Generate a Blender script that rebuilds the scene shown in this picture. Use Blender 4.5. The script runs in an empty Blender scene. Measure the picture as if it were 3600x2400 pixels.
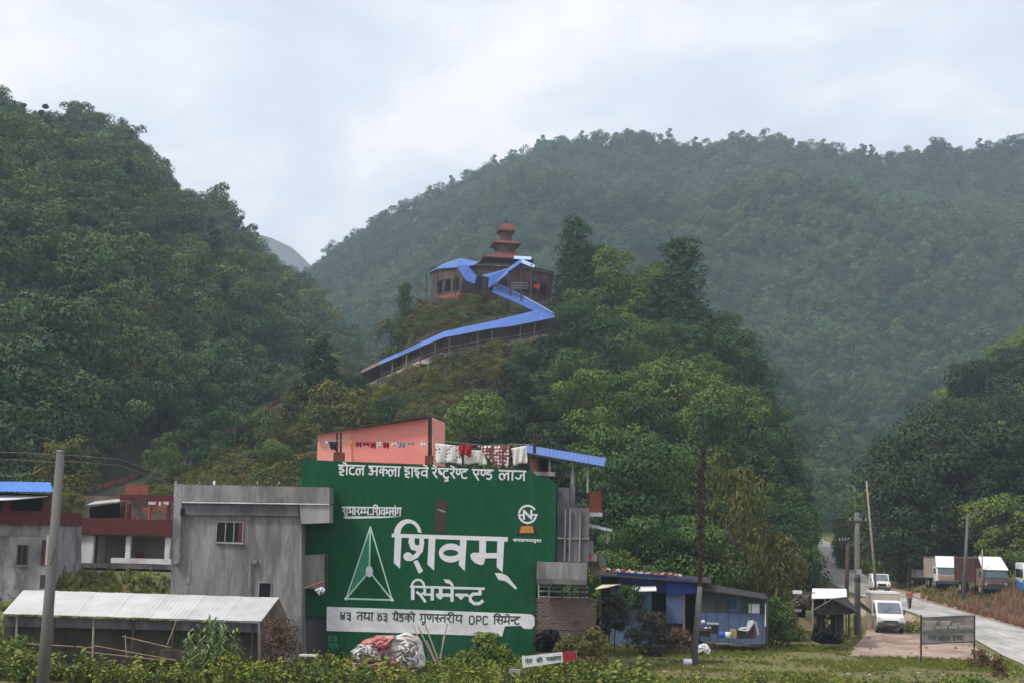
import bpy, math, random
from mathutils import Vector, Matrix, Euler
import numpy as np
R = random.Random(7)
SC = bpy.context.scene
COL = SC.collection
rad = math.radians

# ------------------------------------------------------------------ camera
CAM = Vector((0, 0, 6.0))
FPX = 5000.0                       # focal length in photo pixels (3600 wide) = 50 mm lens
PITCH, ROLL = math.atan(700 / FPX), rad(1.5)
MCAM = Matrix.Rotation(math.pi / 2 + PITCH, 3, 'X') @ Matrix.Rotation(ROLL, 3, 'Z')
cd = bpy.data.cameras.new('camera'); cam = bpy.data.objects.new('camera', cd); COL.objects.link(cam)
cd.lens = 50; cd.sensor_width = 36; cd.clip_start = 0.5; cd.clip_end = 12000
cam.matrix_world = Matrix.Translation(CAM) @ MCAM.to_4x4()
SC.camera = cam

# ------------------------------------------------------------------ light
SUN_EL, SUN_AZ = 50.0, 238.0       # azimuth measured clockwise from +Y
w = bpy.data.worlds.new('World'); SC.world = w; w.use_nodes = True
nt = w.node_tree; nt.nodes.clear()
N = lambda t: nt.nodes.new(t)
L = lambda a, b: nt.links.new(a, b)
out = N('ShaderNodeOutputWorld')
sky = N('ShaderNodeTexSky'); sky.sky_type = 'NISHITA'; sky.sun_disc = False
sky.sun_elevation = rad(SUN_EL); sky.sun_rotation = rad(SUN_AZ)
bg1 = N('ShaderNodeBackground'); bg1.inputs[1].default_value = 0.06; L(sky.outputs[0], bg1.inputs[0])
tc = N('ShaderNodeTexCoord')
mp = N('ShaderNodeMapping'); mp.inputs['Scale'].default_value = (1.0, 1.0, 1.7); mp.inputs['Location'].default_value = (2.1, 0.55, 3.6)
L(tc.outputs['Generated'], mp.inputs[0])
n1 = N('ShaderNodeTexNoise'); n1.inputs['Scale'].default_value = 4.6; n1.inputs['Detail'].default_value = 8; n1.inputs['Roughness'].default_value = .55; n1.inputs['Distortion'].default_value = .35
L(mp.outputs[0], n1.inputs['Vector'])
rp = N('ShaderNodeValToRGB'); e = rp.color_ramp.elements
e[0].position = .36; e[0].color = (.62, .66, .735, 1); e[1].position = .60; e[1].color = (.93, .905, .90, 1)
x_ = e.new(.47); x_.color = (.70, .735, .80, 1)
L(n1.outputs[0], rp.inputs[0])
bg2 = N('ShaderNodeBackground'); bg2.inputs[1].default_value = .56; L(rp.outputs[0], bg2.inputs[0])
mx = N('ShaderNodeMixShader'); mx.inputs[0].default_value = .9
L(bg1.outputs[0], mx.inputs[1]); L(bg2.outputs[0], mx.inputs[2]); L(mx.outputs[0], out.inputs[0])
sd = bpy.data.lights.new('sun', 'SUN'); sd.energy = 1.5; sd.angle = rad(10); sd.color = (1, .95, .87)
so = bpy.data.objects.new('sun', sd); COL.objects.link(so)
sdir = Vector((math.sin(rad(SUN_AZ)) * math.cos(rad(SUN_EL)), math.cos(rad(SUN_AZ)) * math.cos(rad(SUN_EL)), math.sin(rad(SUN_EL))))
so.rotation_euler = sdir.to_track_quat('Z', 'Y').to_euler()
vs = SC.view_settings; vs.view_transform = 'Standard'; vs.look = 'None'; vs.exposure = 1.25; vs.gamma = 1
try: vs.use_curve_mapping = False
except Exception: pass
SC.cycles.max_bounces = 5; SC.cycles.diffuse_bounces = 3; SC.cycles.glossy_bounces = 2
SC.cycles.transmission_bounces = 3; SC.cycles.volume_bounces = 1; SC.cycles.transparent_max_bounces = 8
HAZE = 0.00033

# ------------------------------------------------------------------ geometry helpers
def ae(u, v):
    d = MCAM @ Vector(((u - 1800) / FPX, -(v - 1200) / FPX, -1))
    return d.x / d.y, d.z / d.y
def P(u, v, Y):
    a, e = ae(u, v); return Vector((a * Y, Y, 6 + e * Y))
MINV = MCAM.transposed()
def proj(p):
    q = MINV @ (Vector(p) - CAM)
    return 1800 + FPX * q.x / -q.z, 1200 - FPX * q.y / -q.z
def lerp(a, b, t): return a + (b - a) * t
def interp(pts, x):
    if x <= pts[0][0]: return pts[0][1]
    for (x0, y0), (x1, y1) in zip(pts, pts[1:]):
        if x <= x1: return y0 + (y1 - y0) * (x - x0) / (x1 - x0)
    return pts[-1][1]
def ss(x, a, b):
    t = max(0, min(1, (x - a) / (b - a))); return t * t * (3 - 2 * t)
def vnoise(x, y, seed=0):
    def h(i, j): 
        s = math.sin(i * 127.1 + j * 311.7 + seed * 74.7) * 43758.5453
        return s - math.floor(s)
    i, j = math.floor(x), math.floor(y); fx, fy = x - i, y - j
    fx = fx * fx * (3 - 2 * fx); fy = fy * fy * (3 - 2 * fy)
    return lerp(lerp(h(i, j), h(i + 1, j), fx), lerp(h(i, j + 1), h(i + 1, j + 1), fx), fy) - .5
def fnoise(x, y, seed=0): return vnoise(x, y, seed) + .5 * vnoise(x * 2.1, y * 2.1, seed + 3) + .25 * vnoise(x * 4.3, y * 4.3, seed + 5)

GB = [(0, -.3), (50, 0), (85, 0), (134, 1.5), (155, 2), (175, 3.2), (200, 5.2), (260, 7.8), (420, 11), (4000, 14)]
def G(x, y):
    z = interp(GB, y)
    z += 3.6 * ss(y, 73, 82) * ss(-x, 15, 20)
    xr = 38.4 if y < 140 else 38.4 + (y - 140) * .25
    z += 1.7 * ss(x, xr, xr + 6) * ss(y, 96, 116)
    if y < 140: z += .10 * fnoise(x * .25, y * .25, 1) * (1 - ss(x, 24, 28) * ss(y, 76, 84))
    return z
def hitg(u, v):
    a, e = ae(u, v); Y = 45.0
    while Y < 900:
        if 6 + e * Y < G(a * Y, Y): break
        Y += .25
    return Vector((a * Y, Y, G(a * Y, Y)))

class MB:
    def __init__(s): s.v = []; s.f = []
    def add(s, vs, fs):
        b = len(s.v); s.v += [tuple(p) for p in vs]; s.f += [tuple(i + b for i in f) for f in fs]; return s
    def box(s, x0, x1, y0, y1, z0, z1):
        return s.add([(x0, y0, z0), (x1, y0, z0), (x1, y1, z0), (x0, y1, z0), (x0, y0, z1), (x1, y0, z1), (x1, y1, z1), (x0, y1, z1)],
                     [(0, 3, 2, 1), (4, 5, 6, 7), (0, 1, 5, 4), (1, 2, 6, 5), (2, 3, 7, 6), (3, 0, 4, 7)])
    def wbox(s, u0, v0, u1, v1, Y, d):
        um, vm = (u0 + u1) / 2, (v0 + v1) / 2
        return s.box(P(u0, vm, Y).x, P(u1, vm, Y).x, Y, Y + d, P(um, v1, Y).z, P(um, v0, Y).z)
    def prism(s, pts, off):      # closed 3-D outline extruded by vector off
        n = len(pts); off = Vector(off); a = [Vector(p) for p in pts]
        return s.add(a + [p + off for p in a], [tuple(range(n)), tuple(range(2 * n - 1, n - 1, -1))] + [(i, i + n, (i + 1) % n + n, (i + 1) % n) for i in range(n)])
    def ppoly(s, px, Y, d): return s.prism([P(u, v, Y) for u, v in px], (0, d, 0))
    def cyl(s, a, b, r0, r1=None, n=8, cap=True):
        a, b = Vector(a), Vector(b); r1 = r0 if r1 is None else r1
        d = (b - a).normalized(); q = d.to_track_quat('Z', 'Y')
        vs = []
        for c, r in ((a, r0), (b, r1)):
            for i in range(n): vs.append(c + q @ Vector((r * math.cos(2 * math.pi * i / n), r * math.sin(2 * math.pi * i / n), 0)))
        fs = [(i, (i + 1) % n, (i + 1) % n + n, i + n) for i in range(n)]
        if cap: fs += [tuple(range(n - 1, -1, -1)), tuple(range(n, 2 * n))]
        return s.add(vs, fs)
    def path(s, pts, r0, r1=None, n=6):
        r1 = r0 if r1 is None else r1; m = len(pts) - 1
        for i in range(m): s.cyl(pts[i], pts[i + 1], lerp(r0, r1, i / m), lerp(r0, r1, (i + 1) / m), n)
        return s
    def lathe(s, c, prof, n=8, rot=0, sx=1, sy=1):
        vs = []; fs = []
        for r, z in prof:
            for i in range(n):
                t = 2 * math.pi * i / n + rot
                vs.append((c[0] + sx * r * math.cos(t), c[1] + sy * r * math.sin(t), c[2] + z))
        for k in range(len(prof) - 1):
            for i in range(n): fs.append((k * n + i, k * n + (i + 1) % n, (k + 1) * n + (i + 1) % n, (k + 1) * n + i))
        fs += [tuple(range(n - 1, -1, -1)), tuple(range((len(prof) - 1) * n, len(prof) * n))]
        return s.add(vs, fs)
    def slab(s, quad, t):        # 4 corners given counter-clockwise, thickness t downwards
        return s.prism(quad, (0, 0, -t))
    def corr(s, quad, t=.02, amp=.03, n=30):   # corrugated sheet: quad = (a,b,c,d), ribs run a->d, across a->b
        a, b, c, d = map(Vector, quad); nrm = (b - a).cross(d - a).normalized()
        if nrm.z < 0: nrm = -nrm
        vs = []
        for i in range(n + 1):
            f = i / n; o = nrm * (amp if i % 2 else 0)
            p, q = a.lerp(b, f) + o, d.lerp(c, f) + o
            vs += [p, q, p - nrm * t, q - nrm * t]
        fs = []
        for i in range(n):
            k = i * 4; m = k + 4
            fs += [(k, m, m + 1, k + 1), (k + 2, k + 3, m + 3, m + 2), (k, k + 2, m + 2, m), (k + 1, m + 1, m + 3, k + 3)]
        fs += [(0, 1, 3, 2), (4 * n, 4 * n + 2, 4 * n + 3, 4 * n + 1)]
        return s.add(vs, fs)
    def mesh(s, name, m, origin=(0, 0, 0), smooth=False):
        me = bpy.data.meshes.new(name); o = Vector(origin)
        me.from_pydata([tuple(Vector(p) - o) for p in s.v], [], s.f)
        if m: me.materials.append(m)
        if smooth: me.polygons.foreach_set('use_smooth', [True] * len(me.polygons))
        me.update(); return me
def tag(o, label=None, cat=None, group=None, kind=None):
    for k, v in (('label', label), ('category', cat), ('group', group), ('kind', kind)):
        if v: o[k] = v
    return o
def empty(name, loc, label, cat, group=None, rz=0):
    o = bpy.data.objects.new(name, None); o.location = loc; o.rotation_euler = (0, 0, rz); COL.objects.link(o)
    o.empty_display_size = .3
    return tag(o, label, cat, group)
def worldloc(o):
    p = Vector(o.location)
    while o.parent: o = o.parent; p += o.location
    return p
def part(name, mb, m, parent=None, smooth=False, local=False, label=None):
    org = Vector((0, 0, 0)) if (parent is None or local) else worldloc(parent)
    o = bpy.data.objects.new(name, mb.mesh(name, m, org, smooth)); COL.objects.link(o)
    if parent: o.parent = parent
    if label: o['label'] = label
    return o
def bbase(mb):
    v = np.array(mb.v); return Vector(((v[:, 0].min() + v[:, 0].max()) / 2, (v[:, 1].min() + v[:, 1].max()) / 2, v[:, 2].min()))
def single(name, mb, m, label, cat, group=None, smooth=False):
    b = bbase(mb); o = bpy.data.objects.new(name, mb.mesh(name, m, b, smooth)); o.location = b; COL.objects.link(o)
    return tag(o, label, cat, group)
def copy_tree(o, parent=None):
    c = o.copy(); COL.objects.link(c)
    if parent: c.parent = parent
    for ch in [x for x in bpy.data.objects if x.parent == o]: copy_tree(ch, c)
    return c

# ------------------------------------------------------------------ materials
def mat(name, c1, c2=None, scale=2.0, rough=.8, bump=0.0, detail=6, stretch=(1, 1, 1), spec=.18, metal=0, lo=.35, hi=.65, c3=None, s3=.3, bscale=None, world=False):
    m = bpy.data.materials.new(name); m.use_nodes = True; t = m.node_tree; n = t.nodes; b = n['Principled BSDF']
    b.inputs['Roughness'].default_value = rough; b.inputs['Specular IOR Level'].default_value = spec; b.inputs['Metallic'].default_value = metal
    b.inputs['Base Color'].default_value = (*c1, 1)
    if c2:
        tc = n.new('ShaderNodeTexCoord'); mp = n.new('ShaderNodeMapping'); mp.inputs['Scale'].default_value = stretch
        if world:
            g = n.new('ShaderNodeNewGeometry'); t.links.new(g.outputs['Position'], mp.inputs[0])
        else: t.links.new(tc.outputs['Object'], mp.inputs[0])
        a = n.new('ShaderNodeTexNoise'); a.inputs['Scale'].default_value = scale; a.inputs['Detail'].default_value = detail; a.inputs['Roughness'].default_value = .6
        t.links.new(mp.outputs[0], a.inputs['Vector'])
        r = n.new('ShaderNodeValToRGB'); r.color_ramp.elements[0].position = lo; r.color_ramp.elements[1].position = hi
        r.color_ramp.elements[0].color = (*c1, 1); r.color_ramp.elements[1].color = (*c2, 1)
        t.links.new(a.outputs[0], r.inputs[0]); col = r.outputs[0]
        if c3:
            a3 = n.new('ShaderNodeTexNoise'); a3.inputs['Scale'].default_value = s3; a3.inputs['Detail'].default_value = 5; a3.inputs['Roughness'].default_value = .65
            mp3 = n.new('ShaderNodeMapping'); mp3.inputs['Location'].default_value = (5, 9, 2); mp3.inputs['Scale'].default_value = stretch
            t.links.new(mp.inputs[0].links[0].from_socket, mp3.inputs[0]); t.links.new(mp3.outputs[0], a3.inputs['Vector'])
            r3 = n.new('ShaderNodeValToRGB'); r3.color_ramp.elements[0].position = .47; r3.color_ramp.elements[1].position = .62
            t.links.new(a3.outputs[0], r3.inputs[0])
            m3 = n.new('ShaderNodeMixRGB'); m3.inputs[2].default_value = (*c3, 1)
            t.links.new(r3.outputs[0], m3.inputs[0]); t.links.new(col, m3.inputs[1]); col = m3.outputs[0]
        t.links.new(col, b.inputs['Base Color'])
        if bump:
            bb = n.new('ShaderNodeTexNoise'); bb.inputs['Scale'].default_value = bscale or scale * 3; bb.inputs['Detail'].default_value = 5
            t.links.new(mp.outputs[0], bb.inputs['Vector'])
            bp = n.new('ShaderNodeBump'); bp.inputs['Strength'].default_value = bump; bp.inputs['Distance'].default_value = .08
            t.links.new(bb.outputs[0], bp.inputs['Height']); t.links.new(bp.outputs[0], b.inputs['Normal'])
    return m
def leafmat(name, cols, patch=None, trans=.08, isl=.3):
    """cols: ramp of base colours picked per plant; each leaf clump varies a little"""
    m = bpy.data.materials.new(name); m.use_nodes = True; t = m.node_tree; n = t.nodes; b = n['Principled BSDF']; K = t.links.new
    b.inputs['Roughness'].default_value = .7; b.inputs['Specular IOR Level'].default_value = .12
    oi = n.new('ShaderNodeObjectInfo'); ge = n.new('ShaderNodeNewGeometry')
    r = n.new('ShaderNodeValToRGB'); el = r.color_ramp.elements
    el[0].position = 0; el[0].color = (*cols[0], 1); el[1].position = 1; el[1].color = (*cols[-1], 1)
    for i, c in enumerate(cols[1:-1]): x = el.new((i + 1) / (len(cols) - 1)); x.color = (*c, 1)
    src = oi.outputs['Random']
    if patch:
        nz = n.new('ShaderNodeTexNoise'); nz.inputs['Scale'].default_value = patch; nz.inputs['Detail'].default_value = 3; K(ge.outputs['Position'], nz.inputs['Vector'])
        ma = n.new('ShaderNodeMath'); ma.operation = 'MULTIPLY_ADD'; ma.inputs[1].default_value = 2.6; ma.inputs[2].default_value = -.8; K(nz.outputs[0], ma.inputs[0])
        mb_ = n.new('ShaderNodeMixRGB'); mb_.inputs[0].default_value = .5; K(oi.outputs['Random'], mb_.inputs[1]); K(ma.outputs[0], mb_.inputs[2]); src = mb_.outputs[0]
    K(src, r.inputs[0])
    mr = n.new('ShaderNodeMapRange'); mr.inputs[3].default_value = 1 - isl; mr.inputs[4].default_value = 1 + isl; K(ge.outputs['Random Per Island'], mr.inputs[0])
    mu = n.new('ShaderNodeVectorMath'); mu.operation = 'SCALE'; K(r.outputs[0], mu.inputs[0]); K(mr.outputs[0], mu.inputs['Scale'])
    K(mu.outputs[0], b.inputs['Base Color'])
    tr = n.new('ShaderNodeBsdfTranslucent'); K(mu.outputs[0], tr.inputs[0])
    ms = n.new('ShaderNodeMixShader'); ms.inputs[0].default_value = trans
    K(b.outputs[0], ms.inputs[1]); K(tr.outputs[0], ms.inputs[2]); K(ms.outputs[0], n['Material Output'].inputs[0])
    return m
M = {}
M['far'] = leafmat('far_forest_leaves', [(0.023, 0.055, 0.037), (0.036, 0.086, 0.045), (0.057, 0.121, 0.053), (0.083, 0.161, 0.063), (0.041, 0.081, 0.051)], patch=.012, isl=.25)
M['left'] = leafmat('hillside_leaves', [(0.023, 0.056, 0.028), (0.051, 0.101, 0.034), (0.097, 0.149, 0.040), (0.068, 0.093, 0.048), (0.034, 0.084, 0.037), (0.171, 0.208, 0.043)], patch=.02, isl=.3)
M['knoll'] = leafmat('knoll_leaves', [(0.023, 0.052, 0.020), (0.045, 0.095, 0.027), (0.074, 0.125, 0.032), (0.032, 0.065, 0.025), (0.113, 0.166, 0.034)], isl=.3)
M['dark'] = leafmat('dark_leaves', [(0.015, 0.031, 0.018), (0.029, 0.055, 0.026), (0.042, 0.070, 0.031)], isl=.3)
M['yel'] = leafmat('yellow_green_leaves', [(.13, .15, .022), (.20, .20, .025), (.11, .16, .026)], isl=.35)
M['olive'] = leafmat('olive_shrub_leaves', [(0.083, 0.090, 0.024), (0.132, 0.127, 0.031), (0.061, 0.088, 0.026), (0.154, 0.132, 0.039), (0.055, 0.066, 0.033)], isl=.35)
M['right'] = leafmat('right_hill_leaves', [(0.054, 0.090, 0.029), (0.108, 0.156, 0.038), (0.168, 0.216, 0.042)], isl=.3)
M['rust'] = leafmat('rusty_leaves', [(.10, .06, .04), (.14, .08, .05)], isl=.5)
M['darkbush'] = leafmat('dark_bush_leaves', [(.040, .038, .030), (.055, .052, .036)], isl=.5)
M['grass'] = leafmat('grass_blades', [(.15, .17, .03), (.22, .21, .04), (.12, .17, .03), (.27, .24, .06)], patch=.25, isl=.4)
M['dry'] = leafmat('dry_stalks', [(.24, .13, .085), (.32, .19, .12), (.17, .10, .065)], isl=.4)
M['weed'] = leafmat('weed_leaves', [(.07, .12, .028), (.13, .18, .035), (.19, .19, .035), (.06, .10, .03), (.05, .08, .025)], patch=.3, isl=.45)
M['cane'] = leafmat('cane_leaves', [(.14, .21, .07), (.20, .27, .11)], isl=.4)
M['bark'] = mat('bark', (.05, .042, .034), (.09, .075, .06), 3, .9, .5, stretch=(1, 1, .3))
M['soil'] = mat('forest_soil', (.022, .020, .014), (.038, .034, .02), .3, .95, .3, c3=(.035, .05, .018), s3=.1, world=True)
M['fars'] = mat('mountain_soil', (.018, .034, .018), (.028, .05, .024), .05, .95, .2, world=True)
M['valley'] = mat('valley_green', (.07, .12, .045), (.12, .17, .06), .05, .95, .2, c3=(.035, .065, .028), s3=.03, world=True)
M['ground'] = mat('ground_grass_and_soil', (.15, .125, .06), (.14, .15, .04), .35, .95, .4, c3=(.13, .11, .055), s3=.18, world=True)
M['dirt'] = mat('yard_gravel', (.30, .21, .17), (.42, .32, .27), 1.5, .95, .4, c3=(.22, .15, .11), s3=.35, world=True)
M['road'] = mat('road_asphalt', (.37, .355, .33), (.47, .45, .42), .8, .9, .1, c3=(.27, .262, .25), s3=.5, world=True, stretch=(1, .35, 1), detail=12)
M['paint'] = mat('road_paint', (.75, .73, .68), (.55, .53, .5), 4, .8)
M['green'] = mat('green_wall_paint', (.003, .058, .024), (.007, .080, .034), 5, .75, .3, stretch=(1, 1, .35), c3=(.012, .078, .042), s3=1.1, spec=.1, detail=10, lo=.3, hi=.7)
M['white'] = mat('white_sign_paint', (.60, .60, .64), (.68, .68, .71), 5, .7)
M['mint'] = mat('pale_green_paint', (.38, .62, .48), (.45, .66, .53), 5, .7)
M['tint'] = mat('thin_green_paint', (.03, .20, .12), (.05, .25, .15), 5, .7)
M['black'] = mat('black_paint', (.012, .012, .013), (.02, .02, .02), 5, .6)
M['letterg'] = mat('dark_letter_paint', (.035, .07, .055), (.05, .08, .065), 8, .7)
M['orange'] = mat('orange_paint', (.50, .22, .04), (.42, .18, .04), 5, .6)
M['conc'] = mat('stained_concrete', (.17, .165, .163), (.29, .28, .277), 2.2, .92, .4, c3=(.13, .122, .124), s3=1.3, stretch=(1, 1, .22), lo=.3, hi=.7, detail=12)
M['conc_l'] = mat('light_concrete', (.22, .21, .22), (.34, .33, .34), 1.6, .92, .3, c3=(.13, .125, .13), s3=.8, stretch=(1, 1, .45), detail=10)
M['bandw'] = mat('band_white_paint', (.78, .77, .79), (.66, .65, .67), 2.5, .8, c3=(.58, .56, .56), s3=.5, stretch=(1, 1, 2))
M['conc_d'] = mat('dark_concrete', (.11, .10, .115), (.18, .165, .18), 1.2, .92, .3, c3=(.07, .065, .07), s3=.6, stretch=(1, 1, .35))
M['white_plaster'] = mat('white_plaster', (.70, .69, .69), (.58, .57, .57), 2, .85, .1, c3=(.45, .43, .42), s3=.5)
M['pink'] = mat('pink_plaster', (.80, .275, .235), (.74, .25, .21), 1.2, .85, .1)
M['pink_lit'] = mat('pale_lit_pink_plaster', (.80, .33, .28), (.74, .30, .25), 1.2, .85, .1)  # paler copy of the pink, with light on the side wall painted in
M['redband'] = mat('dark_red_paint', (.115, .026, .028), (.09, .022, .024), 1.5, .8, .1, c3=(.10, .03, .03), s3=.8)
M['redrail'] = mat('faded_red_paint', (.26, .07, .05), (.16, .065, .045), 1.0, .85, .2, c3=(.14, .11, .07), s3=.4)
M['brickc'] = mat('brick_red', (.24, .07, .045), (.32, .11, .07), 4, .9, .3)
M['bluesheet'] = mat('blue_roof_sheet', (.055, .12, .37), (.075, .155, .44), .8, .45, .0, c3=(.07, .14, .40), s3=.5, spec=.15)
M['bluepale'] = mat('pale_blue_sheet', (.40, .52, .78), (.34, .46, .74), 1, .45, spec=.15)
M['bluesheet2'] = mat('bright_blue_roof_sheet', (.06, .19, .56), (.08, .22, .60), .8, .4, spec=.15)
M['zinc'] = mat('pale_zinc_sheet', (.56, .55, .55), (.44, .43, .43), .7, .5, .05, c3=(.45, .43, .42), s3=.6, spec=.5)
M['whitetop'] = mat('white_tin_sheet', (.76, .75, .73), (.66, .65, .63), .8, .55, spec=.4)
M['zincd'] = mat('weathered_tin', (.30, .31, .33), (.42, .43, .45), 2, .6, .1, spec=.5)
M['tin_rust'] = mat('rusty_tin', (.12, .085, .07), (.20, .14, .11), 2, .8, .2, c3=(.08, .07, .065), s3=.8)
M['darkroof'] = mat('dark_roof_felt', (.028, .026, .026), (.05, .045, .045), 3, .9, .2)
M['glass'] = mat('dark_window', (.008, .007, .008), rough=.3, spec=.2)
M['glass_br'] = mat('brown_window', (.035, .018, .018), rough=.4, spec=.5)
M['frame'] = mat('window_frame_wood', (.10, .055, .045), (.14, .08, .06), 5, .7)
M['framel'] = mat('window_frame_pale', (.28, .27, .27), rough=.7)
M['dkwood'] = mat('dark_wood', (.045, .035, .03), (.08, .06, .05), 3, .85, .3, stretch=(1, 1, .3))
M['wood'] = mat('bare_wood', (.30, .22, .15), (.20, .15, .10), 3, .85, .3, stretch=(1, 1, .3))
M['bamboo'] = mat('weathered_bamboo', (.34, .30, .22), (.22, .19, .14), 3, .8)
M['post'] = mat('dark_steel', (.05, .03, .03), rough=.6, metal=.2)
M['stair_red'] = mat('red_tile', (.12, .045, .035), (.17, .062, .048), 3, .8, .2)
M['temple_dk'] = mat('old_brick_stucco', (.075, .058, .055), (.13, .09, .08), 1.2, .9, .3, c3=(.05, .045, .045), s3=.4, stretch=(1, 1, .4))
M['temple_red'] = mat('faded_red_stucco', (.10, .042, .038), (.08, .04, .036), 1.5, .9, .3, c3=(.14, .11, .10), s3=.5, stretch=(1, 1, .5))
M['poleconc'] = mat('pole_concrete', (.095, .09, .088), (.15, .145, .14), 2.5, .9, .15, stretch=(1, 1, .2))
M['poledark'] = mat('vine_brown', (.06, .045, .035), (.10, .075, .055), 2, .95, .3)
M['bluewall'] = mat('faded_blue_wall', (.085, .14, .25), (.13, .19, .31), 1.3, .85, .1, c3=(.10, .15, .20), s3=.5)
M['bluedeep'] = mat('deep_blue_sheet', (.018, .045, .22), (.025, .06, .28), 2, .7)
M['bluedull'] = mat('dull_blue_sheet', (.07, .10, .20), (.10, .135, .24), 1.5, .8)
M['greydull'] = mat('dull_slate_sheet', (.055, .062, .068), (.075, .085, .09), 1.2, .85, c3=(.04, .07, .05), s3=.6)
M['carwhite'] = mat('white_car_paint', (.78, .78, .78), (.72, .72, .71), 3, .3, spec=.6)
M['cargrey'] = mat('grey_plastic', (.06, .06, .065), rough=.6)
M['lamp'] = mat('headlight_glass', (.45, .45, .47), rough=.15, spec=.8)
M['wind'] = mat('windscreen_glass', (.10, .12, .16), (.16, .18, .22), 1.5, .12, spec=.8)
M['windt'] = mat('teal_windscreen', (.08, .15, .16), (.12, .18, .18), 2, .3, spec=.6)
M['tyre'] = mat('tyre_rubber', (.018, .018, .018), rough=.9)
M['canvas'] = mat('tan_canvas', (.42, .36, .31), (.34, .28, .24), 3, .9, .2)
M['maroon'] = mat('maroon_truck_body', (.10, .045, .045), (.07, .035, .035), 2, .8, .1)
M['truckbr'] = mat('dusty_brown_truck_paint', (.17, .11, .095), (.22, .15, .13), 2, .7)
M['truckor'] = mat('faded_orange_panel', (.40, .24, .19), (.30, .19, .15), 3, .7)
M['teal'] = mat('teal_panel', (.03, .13, .20), rough=.6)
M['busblue'] = mat('bus_blue_paint', (.03, .16, .52), rough=.4)
M['tarpred'] = mat('faded_red_tarpaulin', (.42, .10, .10), (.50, .20, .20), 2, .6, .2, c3=(.50, .40, .40), s3=1.3)
M['tarpwhite'] = mat('dirty_white_tarpaulin', (.55, .54, .52), (.66, .65, .63), 3, .6, .2, c3=(.35, .30, .27), s3=1.6)
M['nearblack'] = mat('near_black_surface', (.006, .006, .008), rough=.6, spec=.2)
M['plastic_w'] = mat('white_plastic', (.75, .76, .80), (.62, .63, .67), 3, .5)
M['plastic_b'] = mat('blue_plastic', (.04, .12, .45), rough=.5)
M['crate'] = mat('straw_box', (.36, .31, .16), (.24, .2, .10), 6, .9)
M['slab'] = mat('pale_stone_slab', (.55, .47, .43), (.45, .38, .34), 2, .9, .2)
M['rubble'] = mat('red_white_rubble', (.45, .40, .38), (.22, .07, .06), 6, .9, .2)
M['board'] = mat('weathered_signboard', (.17, .15, .14), (.25, .225, .21), 2, .85, .1, c3=(.13, .105, .10), s3=.7)
M['fadedw'] = mat('faded_white_lettering', (.30, .29, .27), (.38, .37, .34), 4, .85)
M['skin'] = mat('skin', (.25, .14, .09), rough=.6)
M['shirt'] = mat('rust_red_shirt', (.32, .12, .08), rough=.85)
M['trouser'] = mat('dark_trousers', (.03, .03, .04), rough=.9)
M['ylw'] = mat('yellowed_sheet', (.62, .60, .38), (.70, .68, .50), 4, .6)
M['cloth_w'] = mat('white_cloth', (.66, .63, .62), (.58, .55, .54), 3, .9)
M['cloth_r'] = mat('red_cloth', (.30, .025, .035), (.24, .02, .03), 4, .9)
M['cloth_o'] = mat('orange_cloth', (.75, .28, .04), rough=.9)
M['cloth_g'] = mat('grey_cloth', (.30, .31, .35), (.22, .23, .27), 5, .9)
M['cloth_d'] = mat('dark_navy_cloth', (.03, .03, .05), rough=.9)
def spotmat(name, base, spot, scale, thr):
    m = bpy.data.materials.new(name); m.use_nodes = True; t = m.node_tree; n = t.nodes; b = n['Principled BSDF']; b.inputs['Roughness'].default_value = .9
    tc = n.new('ShaderNodeTexCoord'); v = n.new('ShaderNodeTexVoronoi'); v.inputs['Scale'].default_value = scale; v.inputs['Randomness'].default_value = .45
    t.links.new(tc.outputs['Object'], v.inputs['Vector'])
    r = n.new('ShaderNodeValToRGB'); r.color_ramp.interpolation = 'CONSTANT'; r.color_ramp.elements[0].color = (*spot, 1); r.color_ramp.elements[1].color = (*base, 1); r.color_ramp.elements[1].position = thr
    t.links.new(v.outputs['Distance'], r.inputs[0]); t.links.new(r.outputs[0], b.inputs['Base Color']); return m
M['sheet_spot'] = spotmat('white_sheet_with_dark_print', (.62, .58, .56), (.10, .06, .07), 6.0, .30)
M['sheet_flower'] = spotmat('brown_sheet_with_white_flowers', (.16, .05, .06), (.66, .60, .58), 6.2, .38)

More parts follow.
